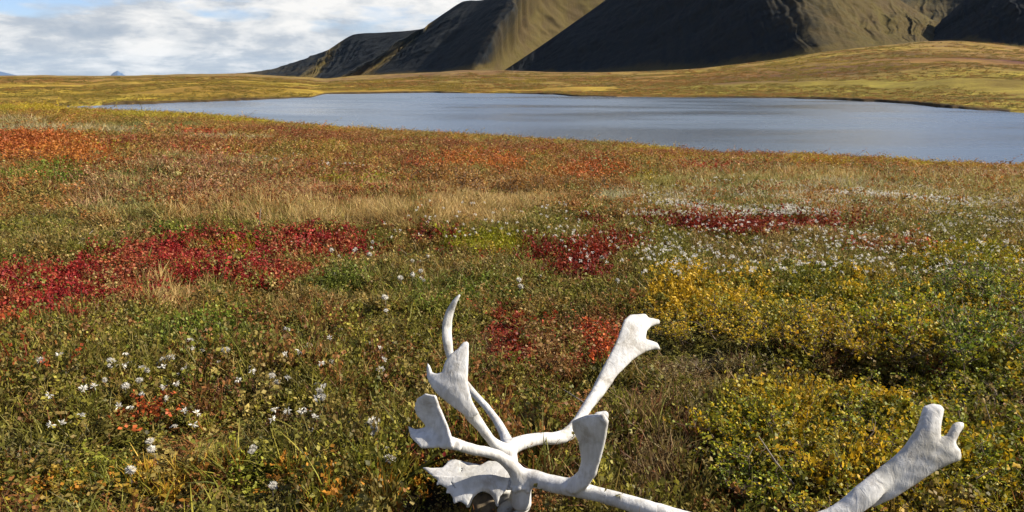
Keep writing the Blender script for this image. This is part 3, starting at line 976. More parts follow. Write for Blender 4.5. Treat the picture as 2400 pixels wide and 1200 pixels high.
sel = {
    'tussock_field': (tkind == 9, 'golden and russet tussocks dotting the plain beyond the lake', 'tussocks'),
    'heath': (np.isin(tkind, [0, 3]), 'low olive and brown heath shoots carpeting the whole meadow', 'heath'),
    'grass': (tkind == 1, 'thin dry sedge and grass blades growing all over the meadow', 'grass'),
    'red_leaf_cover': ((tkind == 2), 'broad leaved bearberry carpet turning crimson in the left and middle meadow', 'ground cover'),
    'dwarf_birch_cover': (tkind == 4, 'ankle high dwarf birch twigs in rust, yellow and green spread over the meadow', 'ground cover'),
}
for nm, (m, lb, ct) in sel.items():
    scatter(nm, lb, ct, pts[m], shape[m], turn[m], size[m], ta[m], tb[m])

# ------------------------------------------------------------------ ground finder
def at(px, py, h=0.0):
    """where the ray through a pixel meets the meadow (or a height h above it)"""
    d = P(px, py, 1.0) - np.array([0, 0, CAMH])
    t = np.geomspace(1.2, 150, 6000)
    p = np.array([0, 0, CAMH]) + d[None] * t[:, None]
    gz = ground(p[:, 0], p[:, 1]) + h
    i = int(np.argmax(p[:, 2] < gz))
    q = p[i]
    return np.array([q[0], q[1], gz[i] - h])


# ------------------------------------------------------------------ shrubs, each a thing
def tube(pts, rad, seg=4):
    pts = np.asarray(pts, float); n = len(pts)
    V, T = [], []
    for i in range(n):
        d = pts[min(i + 1, n - 1)] - pts[max(i - 1, 0)]
        d /= np.linalg.norm(d) + 1e-9
        a = np.cross(d, (0.3, .9, .2)); a /= np.linalg.norm(a) + 1e-9
        b = np.cross(d, a)
        for s in range(seg):
            th = 2 * math.pi * s / seg
            V.append(pts[i] + rad[i] * (math.cos(th) * a + math.sin(th) * b))
    for i in range(n - 1):
        for s in range(seg):
            p, q = i * seg + s, i * seg + (s + 1) % seg
            T += [(p, q, q + seg), (p, q + seg, p + seg)]
    return np.array(V), np.array(T)


def shrub_meshes(seed, W, H, nstem, nleaf, leaf, fol_mat, flat=.8):
    r_ = np.random.default_rng(seed)
    SV, ST_, o = [], [], 0
    nodes = []
    for s in range(nstem):
        a = r_.uniform(0, 2 * math.pi); q = W * .25 * math.sqrt(r_.random())
        p = np.array([q * math.cos(a), q * math.sin(a), 0.0])
        tip_a = a + r_.normal(0, .5); tq = W * .5 * math.sqrt(r_.random())
        tip = np.array([tq * math.cos(tip_a), tq * math.sin(tip_a), H * r_.uniform(.55, 1.0) * (1 - .45 * (tq / (W * .5)) ** 2)])
        midp = (p + tip) / 2 + r_.normal(0, .06 * H, 3)
        tt = np.linspace(0, 1, 6)[:, None]
        line = p * (1 - tt) ** 2 + 2 * midp * tt * (1 - tt) + tip * tt ** 2 + r_.normal(0, .008, (6, 3)) * tt
        V, T = tube(line, np.linspace(.0038, .0012, 6) * (H / .3) ** .5, 3)
        SV.append(V); ST_.append(T + o); o += len(V)
        for t0 in (2, 3, 4, 5):
            for _ in range(3):
                dirn = r_.normal(0, 1, 3); dirn[2] = abs(dirn[2]) * .6 + .4
                dirn /= np.linalg.norm(dirn)
                ln = r_.uniform(.15, .35) * H
                e = line[t0] + dirn * ln
                V, T = tube(np.array([line[t0], (line[t0] + e) / 2 + r_.normal(0, .006, 3), e]), np.array([.0016, .0012, .0007]), 3)
                SV.append(V); ST_.append(T + o); o += len(V)
                nodes.append((line[t0], e))
    A = np.array([q[0] for q in nodes]); B = np.array([q[1] for q in nodes])
    k = r_.integers(0, len(A), nleaf); t = r_.uniform(.15, 1.05, nleaf)[:, None]
    base = A[k] * (1 - t) + B[k] * t + r_.normal(0, .004, (nleaf, 3))
    base[:, 2] = np.maximum(base[:, 2], .01)
    dr = r_.normal(0, 1, (nleaf, 3)); dr[:, 2] += .25
    L = r_.uniform(.7, 1.25, nleaf) * leaf
    LV, LT = leafquads(base, dr, L, L * flat, .22, r_.normal(0, 1, (nleaf, 3)) + (0, 0, .6))
    sm = mesh_np('stem', np.concatenate(SV), np.concatenate(ST_), (M_twig,))
    fm = mesh_np('foliage', LV, LT, (fol_mat,))
    cl = r_.random(len(A))[k]
    attr(fm, 'leafrnd', 'FLOAT', np.repeat(np.clip(cl * .55 + r_.random(nleaf) * .45, 0, 1), 4))
    return sm, fm


M_ygb = foliage_mat('birch_leaf_yellow_green', False, [(0.0, (.055, .085, .010)), (.30, (.13, .165, .012)), (.52, (.26, .27, .015)), (.72, (.50, .40, .018)), (1.0, (.60, .38, .02))])
M_yel = foliage_mat('birch_leaf_yellow', False, [(0.0, (.10, .11, .012)), (.3, (.22, .20, .015)), (.55, (.42, .29, .012)), (.8, (.58, .36, .015)), (1.0, (.5, .22, .02))])
M_grn = foliage_mat('willow_leaf_green', False, [(0.0, (.05, .085, .012)), (.4, (.10, .14, .018)), (.7, (.17, .21, .025)), (1.0, (.34, .30, .03))])
M_org = foliage_mat('willow_leaf_orange', False, [(0.0, (.22, .06, .015)), (.4, (.36, .12, .02)), (.75, (.46, .19, .03)), (1.0, (.40, .26, .04))])
M_rdl = foliage_mat('birch_leaf_red', False, [(0.0, (.12, .008, .006)), (.4, (.24, .02, .015)), (.75, (.36, .05, .03)), (1.0, (.42, .12, .04))])
M_brn = foliage_mat('shrub_leaf_brown', False, [(0.0, (.07, .045, .02)), (.4, (.13, .09, .03)), (.75, (.19, .17, .045)), (1.0, (.26, .12, .04))])
M_org2 = foliage_mat('willow_leaf_russet', False, [(0.0, (.12, .08, .02)), (.4, (.24, .11, .025)), (.75, (.36, .17, .035)), (1.0, (.38, .27, .06))])
SH = {
    'm': [shrub_meshes(71 + i, 1.0, .40, 26, 2400, .022, M_org2) for i in range(2)],
    'yg': [shrub_meshes(11 + i, .66, .26, 22, 2100, .0150, M_ygb) for i in range(3)],
    'y': [shrub_meshes(21 + i, .62, .24, 20, 1900, .0140, M_yel) for i in range(2)],
    'g': [shrub_meshes(31 + i, .6, .24, 18, 1800, .0125, M_grn) for i in range(2)],
    'o': [shrub_meshes(41 + i, 1.0, .42, 26, 2400, .026, M_org) for i in range(2)],
    'r': [shrub_meshes(51 + i, .5, .14, 16, 1500, .014, M_rdl) for i in range(2)],
    'b': [shrub_meshes(61 + i, .5, .15, 16, 1100, .012, M_brn) for i in range(2)],
}
shr_n = [0]


def shrub(px, py, kind, s, zs, label, name='dwarf_birch', group='low autumn shrubs on the tundra', sx=1.0, cat='shrub'):
    b = at(px, py)
    e = link(bpy.data.objects.new(name, None))
    e.empty_display_size = .1
    e.location = (b[0], b[1], b[2] - .01)
    e.rotation_euler = (0, 0, 0)
    tag(e, label, cat, group)
    v = SH[kind][shr_n[0] % len(SH[kind])]
    ang = rng.uniform(0, 6.28)
    shr_n[0] += 1
    for nm, me in zip(('stem', 'foliage'), v):
        o = bpy.data.objects.new(nm, me)
        o.scale = (s, s, s * zs); o.rotation_euler = (0, 0, ang)
        o['kind'] = 'stuff'
        link(o, e)
    e.scale = (sx, 1, 1)
    return e


# px, py are the foot of the shrub
for a_ in [
    (1640, 800, 'y', .75, .8, 'small bright yellow dwarf birch just right of the tall antler palm'),
    (1760, 800, 'y', 1.0, .95, 'golden yellow dwarf birch behind the brown hollow, brightest of the yellow shrubs'),
    (1900, 815, 'y', 1.0, .9, 'yellow and olive dwarf birch between the golden birch and the wide green one'),
    (2040, 830, 'y', 1.05, .95, 'golden dwarf birch directly above the dark hollow'),
    (2180, 850, 'yg', 1.1, 1.05, 'dense green and gold dwarf birch behind the lone right antler palm'),
    (2330, 860, 'g', 1.15, 1.1, 'dark green dwarf birch at the right edge beside the dark hollow'),
    (2110, 730, 'g', .9, .8, 'green dwarf birch standing farther back in the right meadow'),
    (2270, 720, 'g', 1.1, .9, 'broad dark green willow mat behind the birches at far right'),
    (2390, 740, 'yg', 1.1, .9, 'green willow cut by the right edge behind the birches'),
    (1980, 720, 'y', .8, .7, 'flat yellow birch at the back of the shrub patch'),
    (1830, 925, 'b', 1.0, .9, 'brownish thin-leaved shrub on the left rim of the dark hollow'),
    (1700, 900, 'b', .9, .8, 'low brown shrub right of the antler beam tip'),
    (1660, 1020, 'yg', .5, .7, 'small sparse yellow-green sprig in the dry brown ground'),
    (1800, 1060, 'yg', .8, .8, 'yellow-green birch with grey dead twigs poking out of it'),
    (1930, 1080, 'y', .85, .9, 'bushy yellow birch just left of the right antler palm'),
    (1880, 1190, 'yg', .8, .8, 'yellow-green birch at the lower frame edge where the antler emerges'),
    (1730, 1180, 'g', .7, .7, 'dark green low birch near the bottom edge right of the antler beam'),
    (2080, 1010, 'yg', .7, .8, 'small lime-leaved birch against the dark hollow above the right palm'),
    (2330, 1130, 'yg', .9, .8, 'yellow-green birch right of the lone antler palm'),
    (2250, 1230, 'y', .9, .8, 'golden speckled birch under the right antler palm'),
    (2400, 1220, 'y', .8, .8, 'yellow leaved birch in the bottom right corner'),
    (2100, 950, 'yg', .8, .7, 'low yellow-green birch in the left of the dark hollow'),
    (2240, 930, 'yg', .7, .7, 'low yellow-green birch in the middle of the dark hollow'),
    (1560, 745, 'y', .6, .7, 'small yellow birch mat behind the tall antler palm'),
    (1700, 735, 'y', .7, .7, 'thin orange-yellow birch mat behind the golden dwarf birch'),
    (2010, 1215, 'y', .75, .9, 'yellow birch sprigs covering the foot of the right antler palm'),
    (2180, 1170, 'yg', .7, .7, 'lime and yellow birch directly under the right antler palm'),
    (2340, 960, 'yg', .8, .8, 'yellow-green birch filling the dark hollow near the right edge'),
    (2360, 1010, 'b', 1.0, 1.1, 'dark twiggy shrub with orange stems at the right edge'),
    (2120, 1215, 'yg', .6, .6, 'small birch covering the base of the right antler palm'),
    (1390, 640, 'r', 1.0, .8, 'dark red dwarf birch mound in the middle of the meadow'),
    (1320, 660, 'r', .8, .7, 'dark red dwarf birch just left below the larger red mound'),
    (1450, 618, 'r', .8, .7, 'dark red dwarf birch at the right end of the red mound'),
    (1180, 850, 'r', .6, .8, 'maroon dwarf birch right of the front antler palm'),
    (1390, 850, 'r', .5, .8, 'red-orange dwarf birch behind the long antler beam'),
]:
    shrub(*a_[:5], a_[5])
for px, py, s, zs, sx, lb in [
    (40, 408, 1.25, .85, 1.3, 'big rust orange willow at the left edge of the meadow'),
    (150, 408, 1.15, .8, 1.2, 'orange willow second from the left edge'),
    (235, 400, .9, .7, 1.2, 'orange and gold willow at the right end of the left thicket'),
    (1040, 458, 1.0, .95, 1.25, 'orange willow at the left of the middle thicket'),
    (1150, 468, 1.0, .95, 1.3, 'reddish willow with dark foot in the centre of the middle thicket'),
    (1390, 462, .95, .8, 1.3, 'orange-brown willow right of the middle thicket'),
    (1260, 455, .8, .8, 1.3, 'thin brown-orange willow between the two thickets'),
]:
    shrub(px, py, 'o' if px < 300 else 'm', s, zs, lb, 'arctic_willow', 'orange willows in the meadow', sx)

# ------------------------------------------------------------------ dead stalks and twigs
def twig(name, label, pts, rad, matl, cat='twig', group=None):
    pts = [np.asarray(p, float) for p in pts]
    V, T = tube(np.array(pts), np.array(rad), 5)
    o0 = pts[0]
    me = mesh_np(name, V - o0, T, (matl,), smooth=True)
    o = link(bpy.data.objects.new(name, me)); o.location = o0
    return tag(o, label, cat, group)


b = at(607, 560)
dp = (b[1] * CT - (b[2] - CAMH) * ST)
for q, (dx, hh, rr) in enumerate(((0, 70, 5),)):
    twig('dead_stalk', 'dark upright dead flower stalk standing above the crimson band', [b, P(608, 520, dp), P(611, 488, dp)], (.008, .007, .004), M_twig, 'stalk')
def px_line(pix, lift):
    out = []
    for (px, py), l in zip(pix, lift):
        out.append(at(px, py, l) + np.array([0, 0, l]))
    return out
twig('dead_twig', 'bleached dead twig leaning in the left meadow above the crimson patch', px_line([(140, 600), (180, 575), (218, 540)], (.02, .06, .12)), (.006, .005, .002), M_deadwood, group='dead twigs')
twig('dead_twig', 'long grey dead twig slanting through the birch left of the right palm', px_line([(1860, 1135), (1820, 1085), (1778, 1022)], (.10, .16, .2)), (.0026, .002, .0012), M_deadwood, group='dead twigs')
twig('dead_twig', 'short pale straw twig crossing the slanting grey one', px_line([(1752, 1075), (1765, 1050), (1776, 1035)], (.14, .16, .17)), (.0018, .0014, .001), M_deadwood, group='dead twigs')
twig('dead_twig', 'thin grey vertical twig in the dark hollow at the right edge', px_line([(2328, 1040), (2326, 1000), (2310, 950)], (.08, .14, .2)), (.0018, .0014, .001), M_deadwood, group='dead twigs')
twig('dead_twig', 'thin grey twig lying over the shaded ground left of the antler beam', px_line([(1385, 955), (1340, 925), (1285, 893)], (.03, .05, .05)), (.003, .0025, .0015), M_deadwood, group='dead twigs')

# ------------------------------------------------------------------ cottongrass
def fluff(seed, R, n=90):
    r_ = np.random.default_rng(seed)
    d = r_.normal(0, 1, (n, 3)); d /= np.linalg.norm(d, axis=1, keepdims=True)
    base = d * R * .15 * np.array([1, 1, .8])
    d[:, 2] -= .1
    d += r_.normal(0, .45, 3)
    d *= np.array([1.25, 1, .8])
    L = R * r_.uniform(.7, 1.25, n)
    return leafquads(base, d, L, R * (.14 if n > 100 else .30), .3, r_.normal(0, 1, (n, 3)))


cot = []
for i in range(4):
    V, T = fluff(300 + i, .0145, 230)
    V = V + np.array([0, 0, .0])
    head = mesh_np('seed_head', V, T, (M_fluff,))
    SVt, STt = tube(np.array([[0, 0, 0], [.006, .004, .05], [.004 * i, .002, .10]]), np.array([.0011, .0009, .0007]), 3)
    stem = mesh_np('stem', SVt, STt, (M_deadwood,))
    both_V = np.r_[SVt, V + np.array([.004 * i, .002, .10])]
    both_T = np.r_[STt, T + len(SVt)]
    both = mesh_np('cottongrass', both_V, both_T, (M_deadwood, M_fluff), np.r_[np.zeros(len(STt)), np.ones(len(T))])
    cot.append((head, stem, both, .004 * i))


def cotton(px, py, label, s=1.0, parts=True, group='cottongrass in the meadow'):
    p = at(px, py, .10 * s)
    v_ = cot[rng.integers(0, 4)]
    rz = rng.uniform(0, 6.28)
    if parts:
        e = link(bpy.data.objects.new('cottongrass', None)); e.empty_display_size = .03
        h = bpy.data.objects.new('seed_head', v_[0]); h.location = (v_[3], .002, .10)
        q = rng.uniform(.8, 1.3); h.scale = (q * 1.15, q, q * .8)
        link(h, e); link(bpy.data.objects.new('stem', v_[1]), e)
    else:
        e = link(bpy.data.objects.new('cottongrass', v_[2]))
    e.location = p; e.rotation_euler = (rng.normal(0, .12), rng.normal(0, .12), rz); e.scale = (s, s, s)
    return tag(e, label, 'cottongrass', group)


near_c = [(440, 800), (455, 815), (470, 820), (360, 1035), (375, 1045), (352, 1052), (250, 848), (262, 860), (155, 872), (200, 888), (235, 885), (296, 900), (330, 892),
          (322, 848), (340, 858), (347, 870), (412, 878), (432, 880), (440, 862), (385, 842), (398, 838), (310, 845), (275, 860), (375, 855), (530, 812), (540, 820), (580, 1054), (590, 1060),
          (637, 1132), (640, 1142), (300, 1100), (305, 1106), (740, 905), (752, 912), (765, 925), (745, 922), (712, 800), (716, 812), (708, 824), (784, 842), (860, 805), (893, 858),
          (870, 990), (878, 1005), (862, 1015), (900, 1055), (730, 1005), (802, 765), (675, 772), (908, 728), (925, 802), (654, 893), (590, 860), (620, 880), (510, 850), (90, 845), (905, 1075)]
def nth(i):
    i += 1
    return '%d%s' % (i, 'th' if 10 < i % 100 < 14 else {1: 'st', 2: 'nd', 3: 'rd'}.get(i % 10, 'th'))
seen = {}
for px, py in sorted(near_c):
    reg = ('in the pale cluster low in the left meadow' if px < 480 and py < 920 else
           'standing alone low in the left foreground' if px < 700 and py > 920 else
           'between the left cluster and the antlers')
    seen[reg] = seen.get(reg, -1) + 1
    cotton(px, py + rng.normal(0, 2), nth(seen[reg]) + ' from left, fluffy cottongrass head ' + reg, rng.uniform(.55, .95), group='cottongrass heads ' + reg)
mid_c = []
def band(n, x0, x1, y0, y1, reg):
    for _ in range(n):
        mid_c.append((rng.uniform(x0, x1), np.clip(rng.normal((y0 + y1) / 2, (y1 - y0) / 3.2), y0, y1), reg))
band(34, 1480, 1800, 560, 592, 'beneath the dark red strip right of centre')
band(16, 1800, 2100, 565, 620, 'behind the yellow birches at right')
band(22, 2130, 2400, 560, 640, 'among green shrubs toward the right edge')
band(30, 1480, 1800, 480, 510, 'in the pale belt above the dark red strip')
band(26, 1800, 2160, 490, 540, 'in the belt around the right red strip')
band(36, 2160, 2400, 490, 525, 'in the dense white belt at the right edge')
band(14, 1400, 1460, 470, 486, 'in the small white clump beside the orange willow')
band(10, 480, 900, 560, 620, 'dotting the crimson band')
band(10, 780, 1000, 590, 720, 'on the green ground right of the crimson band')
band(12, 1180, 1800, 600, 690, 'around the dark red mound')
for px, py, reg in sorted(mid_c, key=lambda q: q[0]):
    seen[reg] = seen.get(reg, -1) + 1
    cotton(px, py, nth(seen[reg]) + ' from left, small cottongrass head ' + reg, rng.uniform(.6, 1.1), parts=False, group='cottongrass heads ' + reg)
# the rest, farther off: nobody counts them
cx_, cy_ = [], []
for x0, x1, y0, y1, n_ in ((1500, 2400, 435, 500, 2200), (1750, 2150, 446, 466, 300), (1450, 2000, 470, 505, 600), (2150, 2400, 480, 525, 500), (1500, 2400, 500, 640, 500), (560, 900, 345, 390, 160), (900, 1400, 470, 560, 80), (700, 1500, 355, 400, 120), (0, 700, 300, 340, 260), (1500, 2400, 400, 440, 260), (1300, 2100, 520, 620, 120), (100, 900, 780, 1000, 40)):
    cx_.append(rng.uniform(x0, x1, n_)); cy_.append(rng.uniform(y0, y1, n_))
cx_ = np.concatenate(cx_); cy_ = np.concatenate(cy_)
Vs, Ts, o = [], [], 0
tg = np.geomspace(1.5, 130, 900)
for px, py in zip(cx_, cy_):
    d = P(px, py, 1.0) - np.array([0, 0, CAMH])
    p = np.array([0, 0, CAMH]) + d[None] * tg[:, None]
    gz = ground(p[:, 0], p[:, 1]) + .12
    k = p[:, 2] < gz
    i = int(np.argmax(k))
    if not k[i]: continue
    c0 = p[i].copy(); c0[2] = gz[i]
    rr = .014 * max(1, (tg[i] / 6) ** .75)
    V, T = fluff(int(px * 7 + py), rr, 14)
    Vs.append(V + c0); Ts.append(T + o); o += len(V)
me = mesh_np('cottongrass_field', np.concatenate(Vs), np.concatenate(Ts), (M_fluff,))
tag(link(bpy.data.objects.new('cottongrass_field', me)), 'countless tiny white cottongrass heads speckling the far meadow', 'cottongrass', kind='stuff')

# ------------------------------------------------------------------ bones: signed-distance modelling
def surface_nets(D, origin, h):
    """smooth iso-surface at 0 of a numpy field"""
    nx, ny, nz = D.shape
    neg = D < 0
    # cells whose corners differ in sign
    c = np.zeros((nx - 1, ny - 1, nz - 1), np.uint8)
    for dx in (0, 1):
        for dy in (0, 1):
            for dz in (0, 1):
                c += neg[dx:nx - 1 + dx, dy:ny - 1 + dy, dz:nz - 1 + dz]
    act = (c > 0) & (c < 8)
    idx = np.argwhere(act)
    vid = np.full(act.shape, -1, np.int64); vid[act] = np.arange(len(idx))
    corners = np.array([(a, b, c_) for a in (0, 1) for b in (0, 1) for c_ in (0, 1)])
    val = np.stack([D[idx[:, 0] + a, idx[:, 1] + b, idx[:, 2] + c_] for a, b, c_ in corners], 1)
    acc = np.zeros((len(idx), 3)); num = np.zeros(len(idx))
    for i in range(8):
        for j in range(i + 1, 8):
            if np.abs(corners[i] - corners[j]).sum() != 1: continue
            m = (val[:, i] < 0) != (val[:, j] < 0)
            t = val[m, i] / (val[m, i] - val[m, j])
            acc[m] += corners[i] + t[:, None] * (corners[j] - corners[i])
            num[m] += 1
    V = (idx + acc / num[:, None]) * h + origin
    Fs = []
    for ax in range(3):
        a1, a2 = (ax + 1) % 3, (ax + 2) % 3
        sl0 = [slice(1, -1)] * 3; sl1 = [slice(1, -1)] * 3
        sl0[ax] = slice(0, -1); sl1[ax] = slice(1, None)
        s0 = neg[tuple(sl0)]; s1 = neg[tuple(sl1)]
        e = np.argwhere(s0 != s1)
        st = s0[tuple(e.T)]
        off = np.ones(3, int); off[ax] = 0
        e = e + off
        q = []
        for d1, d2 in ((0, 0), (-1, 0), (-1, -1), (0, -1)):
            k = e.copy(); k[:, a1] += d1; k[:, a2] += d2
            q.append(vid[k[:, 0], k[:, 1], k[:, 2]])
        q = np.stack(q, 1)
        q[~st] = q[~st][:, ::-1]
        Fs.append(q)
    return V, np.concatenate(Fs)


class Field:
    def __init__(s, lo, hi, h):
        lo, hi = np.minimum(lo, hi), np.maximum(lo, hi)
        s.lo = np.array(lo, float); s.h = h
        s.n = np.ceil((hi - s.lo) / h).astype(int) + 1
        s.D = np.full(tuple(s.n), 0.05, np.float32)

    def box(s, a, b, pad):
        i0 = np.clip(((np.minimum(a, b) - pad - s.lo) / s.h).astype(int), 0, s.n - 1)
        i1 = np.clip(((np.maximum(a, b) + pad - s.lo) / s.h).astype(int) + 2, 1, s.n)
        g = [s.lo[k] + s.h * np.arange(i0[k], i1[k]) for k in range(3)]
        X = np.stack(np.meshgrid(*g, indexing='ij'), -1)
        return tuple(slice(i0[k], i1[k]) for k in range(3)), X

    def add(s, sl, d, k):
        o = s.D[sl]
        if k <= 0:
            s.D[sl] = np.minimum(o, d)
        else:
            hh = np.clip(.5 + .5 * (d - o) / k, 0, 1)
            s.D[sl] = d * (1 - hh) + o * hh - k * hh * (1 - hh)

    def cut(s, sl, d, k):
        o = s.D[sl]
        hh = np.clip(.5 - .5 * (o + d) / k, 0, 1)
        s.D[sl] = o * (1 - hh) + (-d) * hh + k * hh * (1 - hh)

    def seg(s, p0, p1, w0, w1, t0, t1, nrm, k=.005):
        """tapered limb; w half-width, t half-thickness along nrm"""
        ax = p1 - p0; L = np.linalg.norm(ax) + 1e-9; ax = ax / L
        nn = nrm - ax * np.dot(nrm, ax); nn /= np.linalg.norm(nn) + 1e-9
        ss = np.cross(ax, nn)
        sl, X = s.box(p0, p1, max(w0, w1) + .03)
        if min(X.shape[:3]) == 0: return
        q = X - p0
        u_ = q @ ax; c = np.clip(u_ / L, 0, 1)
        W = w0 + (w1 - w0) * c; Tn = t0 + (t1 - t0) * c
        e = (u_ - c * L)
        a = (q @ ss); b = (q @ nn)
        ce = np.minimum(W, Tn * .9)
        rr = np.sqrt((a / W) ** 2 + (b / Tn) ** 2 + (e / ce) ** 2)
        # first-order distance of an ellipse
        gr = np.sqrt((a / W ** 2) ** 2 + (b / Tn ** 2) ** 2 + (e / ce ** 2) ** 2) + 1e-6
        d = rr * (rr - 1) / gr
        d = np.where(rr < .3, -np.minimum(W, Tn) * (1 - rr), d)
        s.add(sl, d.astype(np.float32), k)

    def chain(s, pts, k=.008, sub=7):
        """pts rows: px, py, depth, halfwidth, halfthick, nx, ny, nz (axis the limb is thin along, in camera right/up/back)"""
        A = np.array(pts, float)
        Pw = P(A[:, 0], A[:, 1], A[:, 2][:, None] if False else 1.0) if False else np.array([P(a, b, c) for a, b, c in A[:, :3]])
        B = np.c_[Pw, A[:, 3:]]
        t = np.linspace(0, len(A) - 1, (len(A) - 1) * sub + 1)
        C = catmull(B, t)
        li = np.stack([np.interp(t, np.arange(len(A)), B[:, q]) for q in range(B.shape[1])], -1)
        C[:, 3:] = li[:, 3:]
        keep = s.D
        s.D = np.full(tuple(s.n), 0.05, np.float32)
        for i in range(len(C) - 1):
            n = C[i, 5] * RIGHT + C[i, 6] * UP + C[i, 7] * BACK
            s.seg(C[i, :3], C[i + 1, :3], C[i, 3], C[i + 1, 3], C[i, 4], C[i + 1, 4], n, 0)
        tmp = s.D; s.D = keep
        pad = .08
        i0 = np.clip(((C[:, :3].min(0) - pad - s.lo) / s.h).astype(int), 0, s.n - 1)
        i1 = np.clip(((C[:, :3].max(0) + pad - s.lo) / s.h).astype(int) + 2, 1, s.n)
        sl = tuple(slice(i0[q], i1[q]) for q in range(3))
        s.add(sl, tmp[sl], k)

    def plate(s, poly, depth, n, t, k=.006, cup=0.0, at_px=None):
        """flat bone blade: outline in photograph pixels on a plane in space, half-thickness t"""
        nn = n[0] * RIGHT + n[1] * UP + n[2] * BACK; nn = nn / np.linalg.norm(nn)
        A = np.array(poly, float)
        c0 = A.mean(0) if at_px is None else np.array(at_px, float)
        c = P(c0[0], c0[1], depth)
        cam0 = np.array([0, 0, CAMH])
        D = np.array([P(a, b, 1.0) for a, b in A]) - cam0
        W = cam0 + D * ((c - cam0) @ nn / (D @ nn))[:, None]
        e1 = np.cross(nn, UP); e1 /= np.linalg.norm(e1); e2 = np.cross(nn, e1)
        Q = np.stack([(W - c) @ e1, (W - c) @ e2], 1)
        sl, X = s.box(W.min(0), W.max(0), .03)
        q = X - c
        px_, py_, pz_ = q @ e1, q @ e2, q @ nn
        R2 = (Q ** 2).sum(1).max()
        pz_ = pz_ - cup * (px_ ** 2 + py_ ** 2) / math.sqrt(R2)
        d2 = np.full(px_.shape, 1e9); sg = np.ones(px_.shape)
        m = len(Q)
        for i in range(m):
            a, b = Q[i], Q[i - 1]
            e = b - a
            wx, wy = px_ - a[0], py_ - a[1]
            h = np.clip((wx * e[0] + wy * e[1]) / (e @ e), 0, 1)
            d2 = np.minimum(d2, (wx - e[0] * h) ** 2 + (wy - e[1] * h) ** 2)
            c1 = py_ >= a[1]; c2 = py_ < b[1]; c3 = e[0] * wy > e[1] * wx
            fl = (c1 & c2 & c3) | (~c1 & ~c2 & ~c3)
            sg = np.where(fl, -sg, sg)
        dd = sg * np.sqrt(d2)
        ro = t * .75
        # thicker in the middle of the blade, thin at the rim
        tv = t * (.75 + .5 * np.clip(-dd / .025, 0, 1))
        ax_, bx_ = dd + ro, np.abs(pz_) - tv + ro
        d = np.minimum(np.maximum(ax_, bx_), 0) + np.sqrt(np.maximum(ax_, 0) ** 2 + np.maximum(bx_, 0) ** 2) - ro
        s.add(sl, d.astype(np.float32), k)

    def ell(s, c, rad, R, k=.008, cut=False, noise=0):
        sl, X = s.box(c, c, max(rad) * 1.2 + .02)
        q = (X - c) @ np.array(R).T
        rr = np.sqrt(((q / np.array(rad)) ** 2).sum(-1)); gr = np.sqrt(((q / np.array(rad) ** 2) ** 2).sum(-1)) + 1e-6
        d = rr * (rr - 1) / gr
        d = np.where(rr < .3, -min(rad) * (1 - rr), d).astype(np.float32)
        (s.cut if cut else s.add)(sl, d, k)

    def mesh(s, name, matl, amp=.0, org=(0, 0, 0)):
        V, Fq = surface_nets(s.D, s.lo, s.h)
        if amp:
            V = V + amp * np.stack([vnoise(V[:, 0] * 60 + V[:, 2] * 31, V[:, 1] * 60, 3), vnoise(V[:, 1] * 60, V[:, 2] * 60 + V[:, 0] * 17, 4), vnoise(V[:, 2] * 60 + V[:, 1] * 23, V[:, 0] * 60, 5)], 1)
        return mesh_np(name, V - np.array(org), Fq, (matl,), smooth=True)


RIGHT = np.array([1.0, 0, 0]); UP = np.array([0, ST, CT]); BACK = np.array([0, -CT, ST])
VX = .0042
B_ = (0, 0, 1)                   # thin towards the camera
ORG = P(1170, 1180, 2.2)
root = link(bpy.data.objects.new('caribou_skull', None))
gz0 = float(ground(np.array([ORG[0]]), np.array([ORG[1]]))[0])
root.location = (ORG[0], ORG[1], gz0); root.empty_display_size = .2
tag(root, 'bleached white caribou skull with both branching antlers lying in the foreground tundra', 'skull')
RO = np.array(root.location)

m_ = 1 / 876.0                   # metres per photograph pixel at the skull

# ---- far antler: front palm, back tine, long beam with the tall palm
fa = Field((-.32, 1.7, -.05), (.56, 2.75, .95), VX)
fa.chain([(1198, 1120, 2.22, .024, .022, *B_), (1194, 1085, 2.24, .024, .022, *B_), (1192, 1056, 2.26, .026, .022, *B_),
          (1215, 1040, 2.28, .021, .019, *B_), (1260, 1029, 2.33, .018, .016, *B_), (1305, 1027, 2.38, .019, .016, *B_), (1335, 1014, 2.42, .021, .016, *B_),
          (1355, 985, 2.46, .015, .014, *B_), (1385, 940, 2.50, .0175, .014, .3, 0, 1), (1418, 890, 2.55, .021, .013, .4, 0, 1),
          (1437, 856, 2.585, .022, .010, .2, .5, 1), (1460, 815, 2.62, .016, .009, .2, .5, 1)])
fa.plate([(1376, 955), (1398, 892), (1425, 839), (1447, 795), (1462, 750), (1477, 737), (1513, 734), (1521, 743), (1547, 747), (1548, 757), (1528, 764), (1516, 776), (1514, 794), (1542, 803), (1550, 819),
          (1536, 818), (1513, 824), (1482, 844), (1450, 876), (1425, 912), (1400, 945)], 2.62, (.2, .56, 1), .0075, .010, -.15, (1480, 790))
# front palm
fa.chain([(1190, 1060, 2.24, .022, .019, *B_), (1168, 1046, 2.22, .016, .014, *B_), (1150, 1030, 2.20, .0125, .012, *B_), (1130, 1003, 2.18, .0135, .012, *B_), (1104, 970, 2.16, .020, .010, -.2, 0, 1),
          (1092, 945, 2.15, .020, .008, -.2, 0, 1), (1086, 915, 2.15, .014, .007, -.2, 0, 1)])
fa.plate([(1097, 804), (1097, 850), (1095, 895), (1104, 938), (1118, 968), (1096, 982), (1057, 953), (1030, 930), (1010, 908), (998, 883), (997, 862), (1001, 849), (1007, 858), (1012, 872), (1024, 875), (1036, 871),
          (1042, 848), (1056, 828), (1072, 816), (1083, 800), (1092, 798)], 2.15, (-.2, .25, 1), .006, .008, -.2)
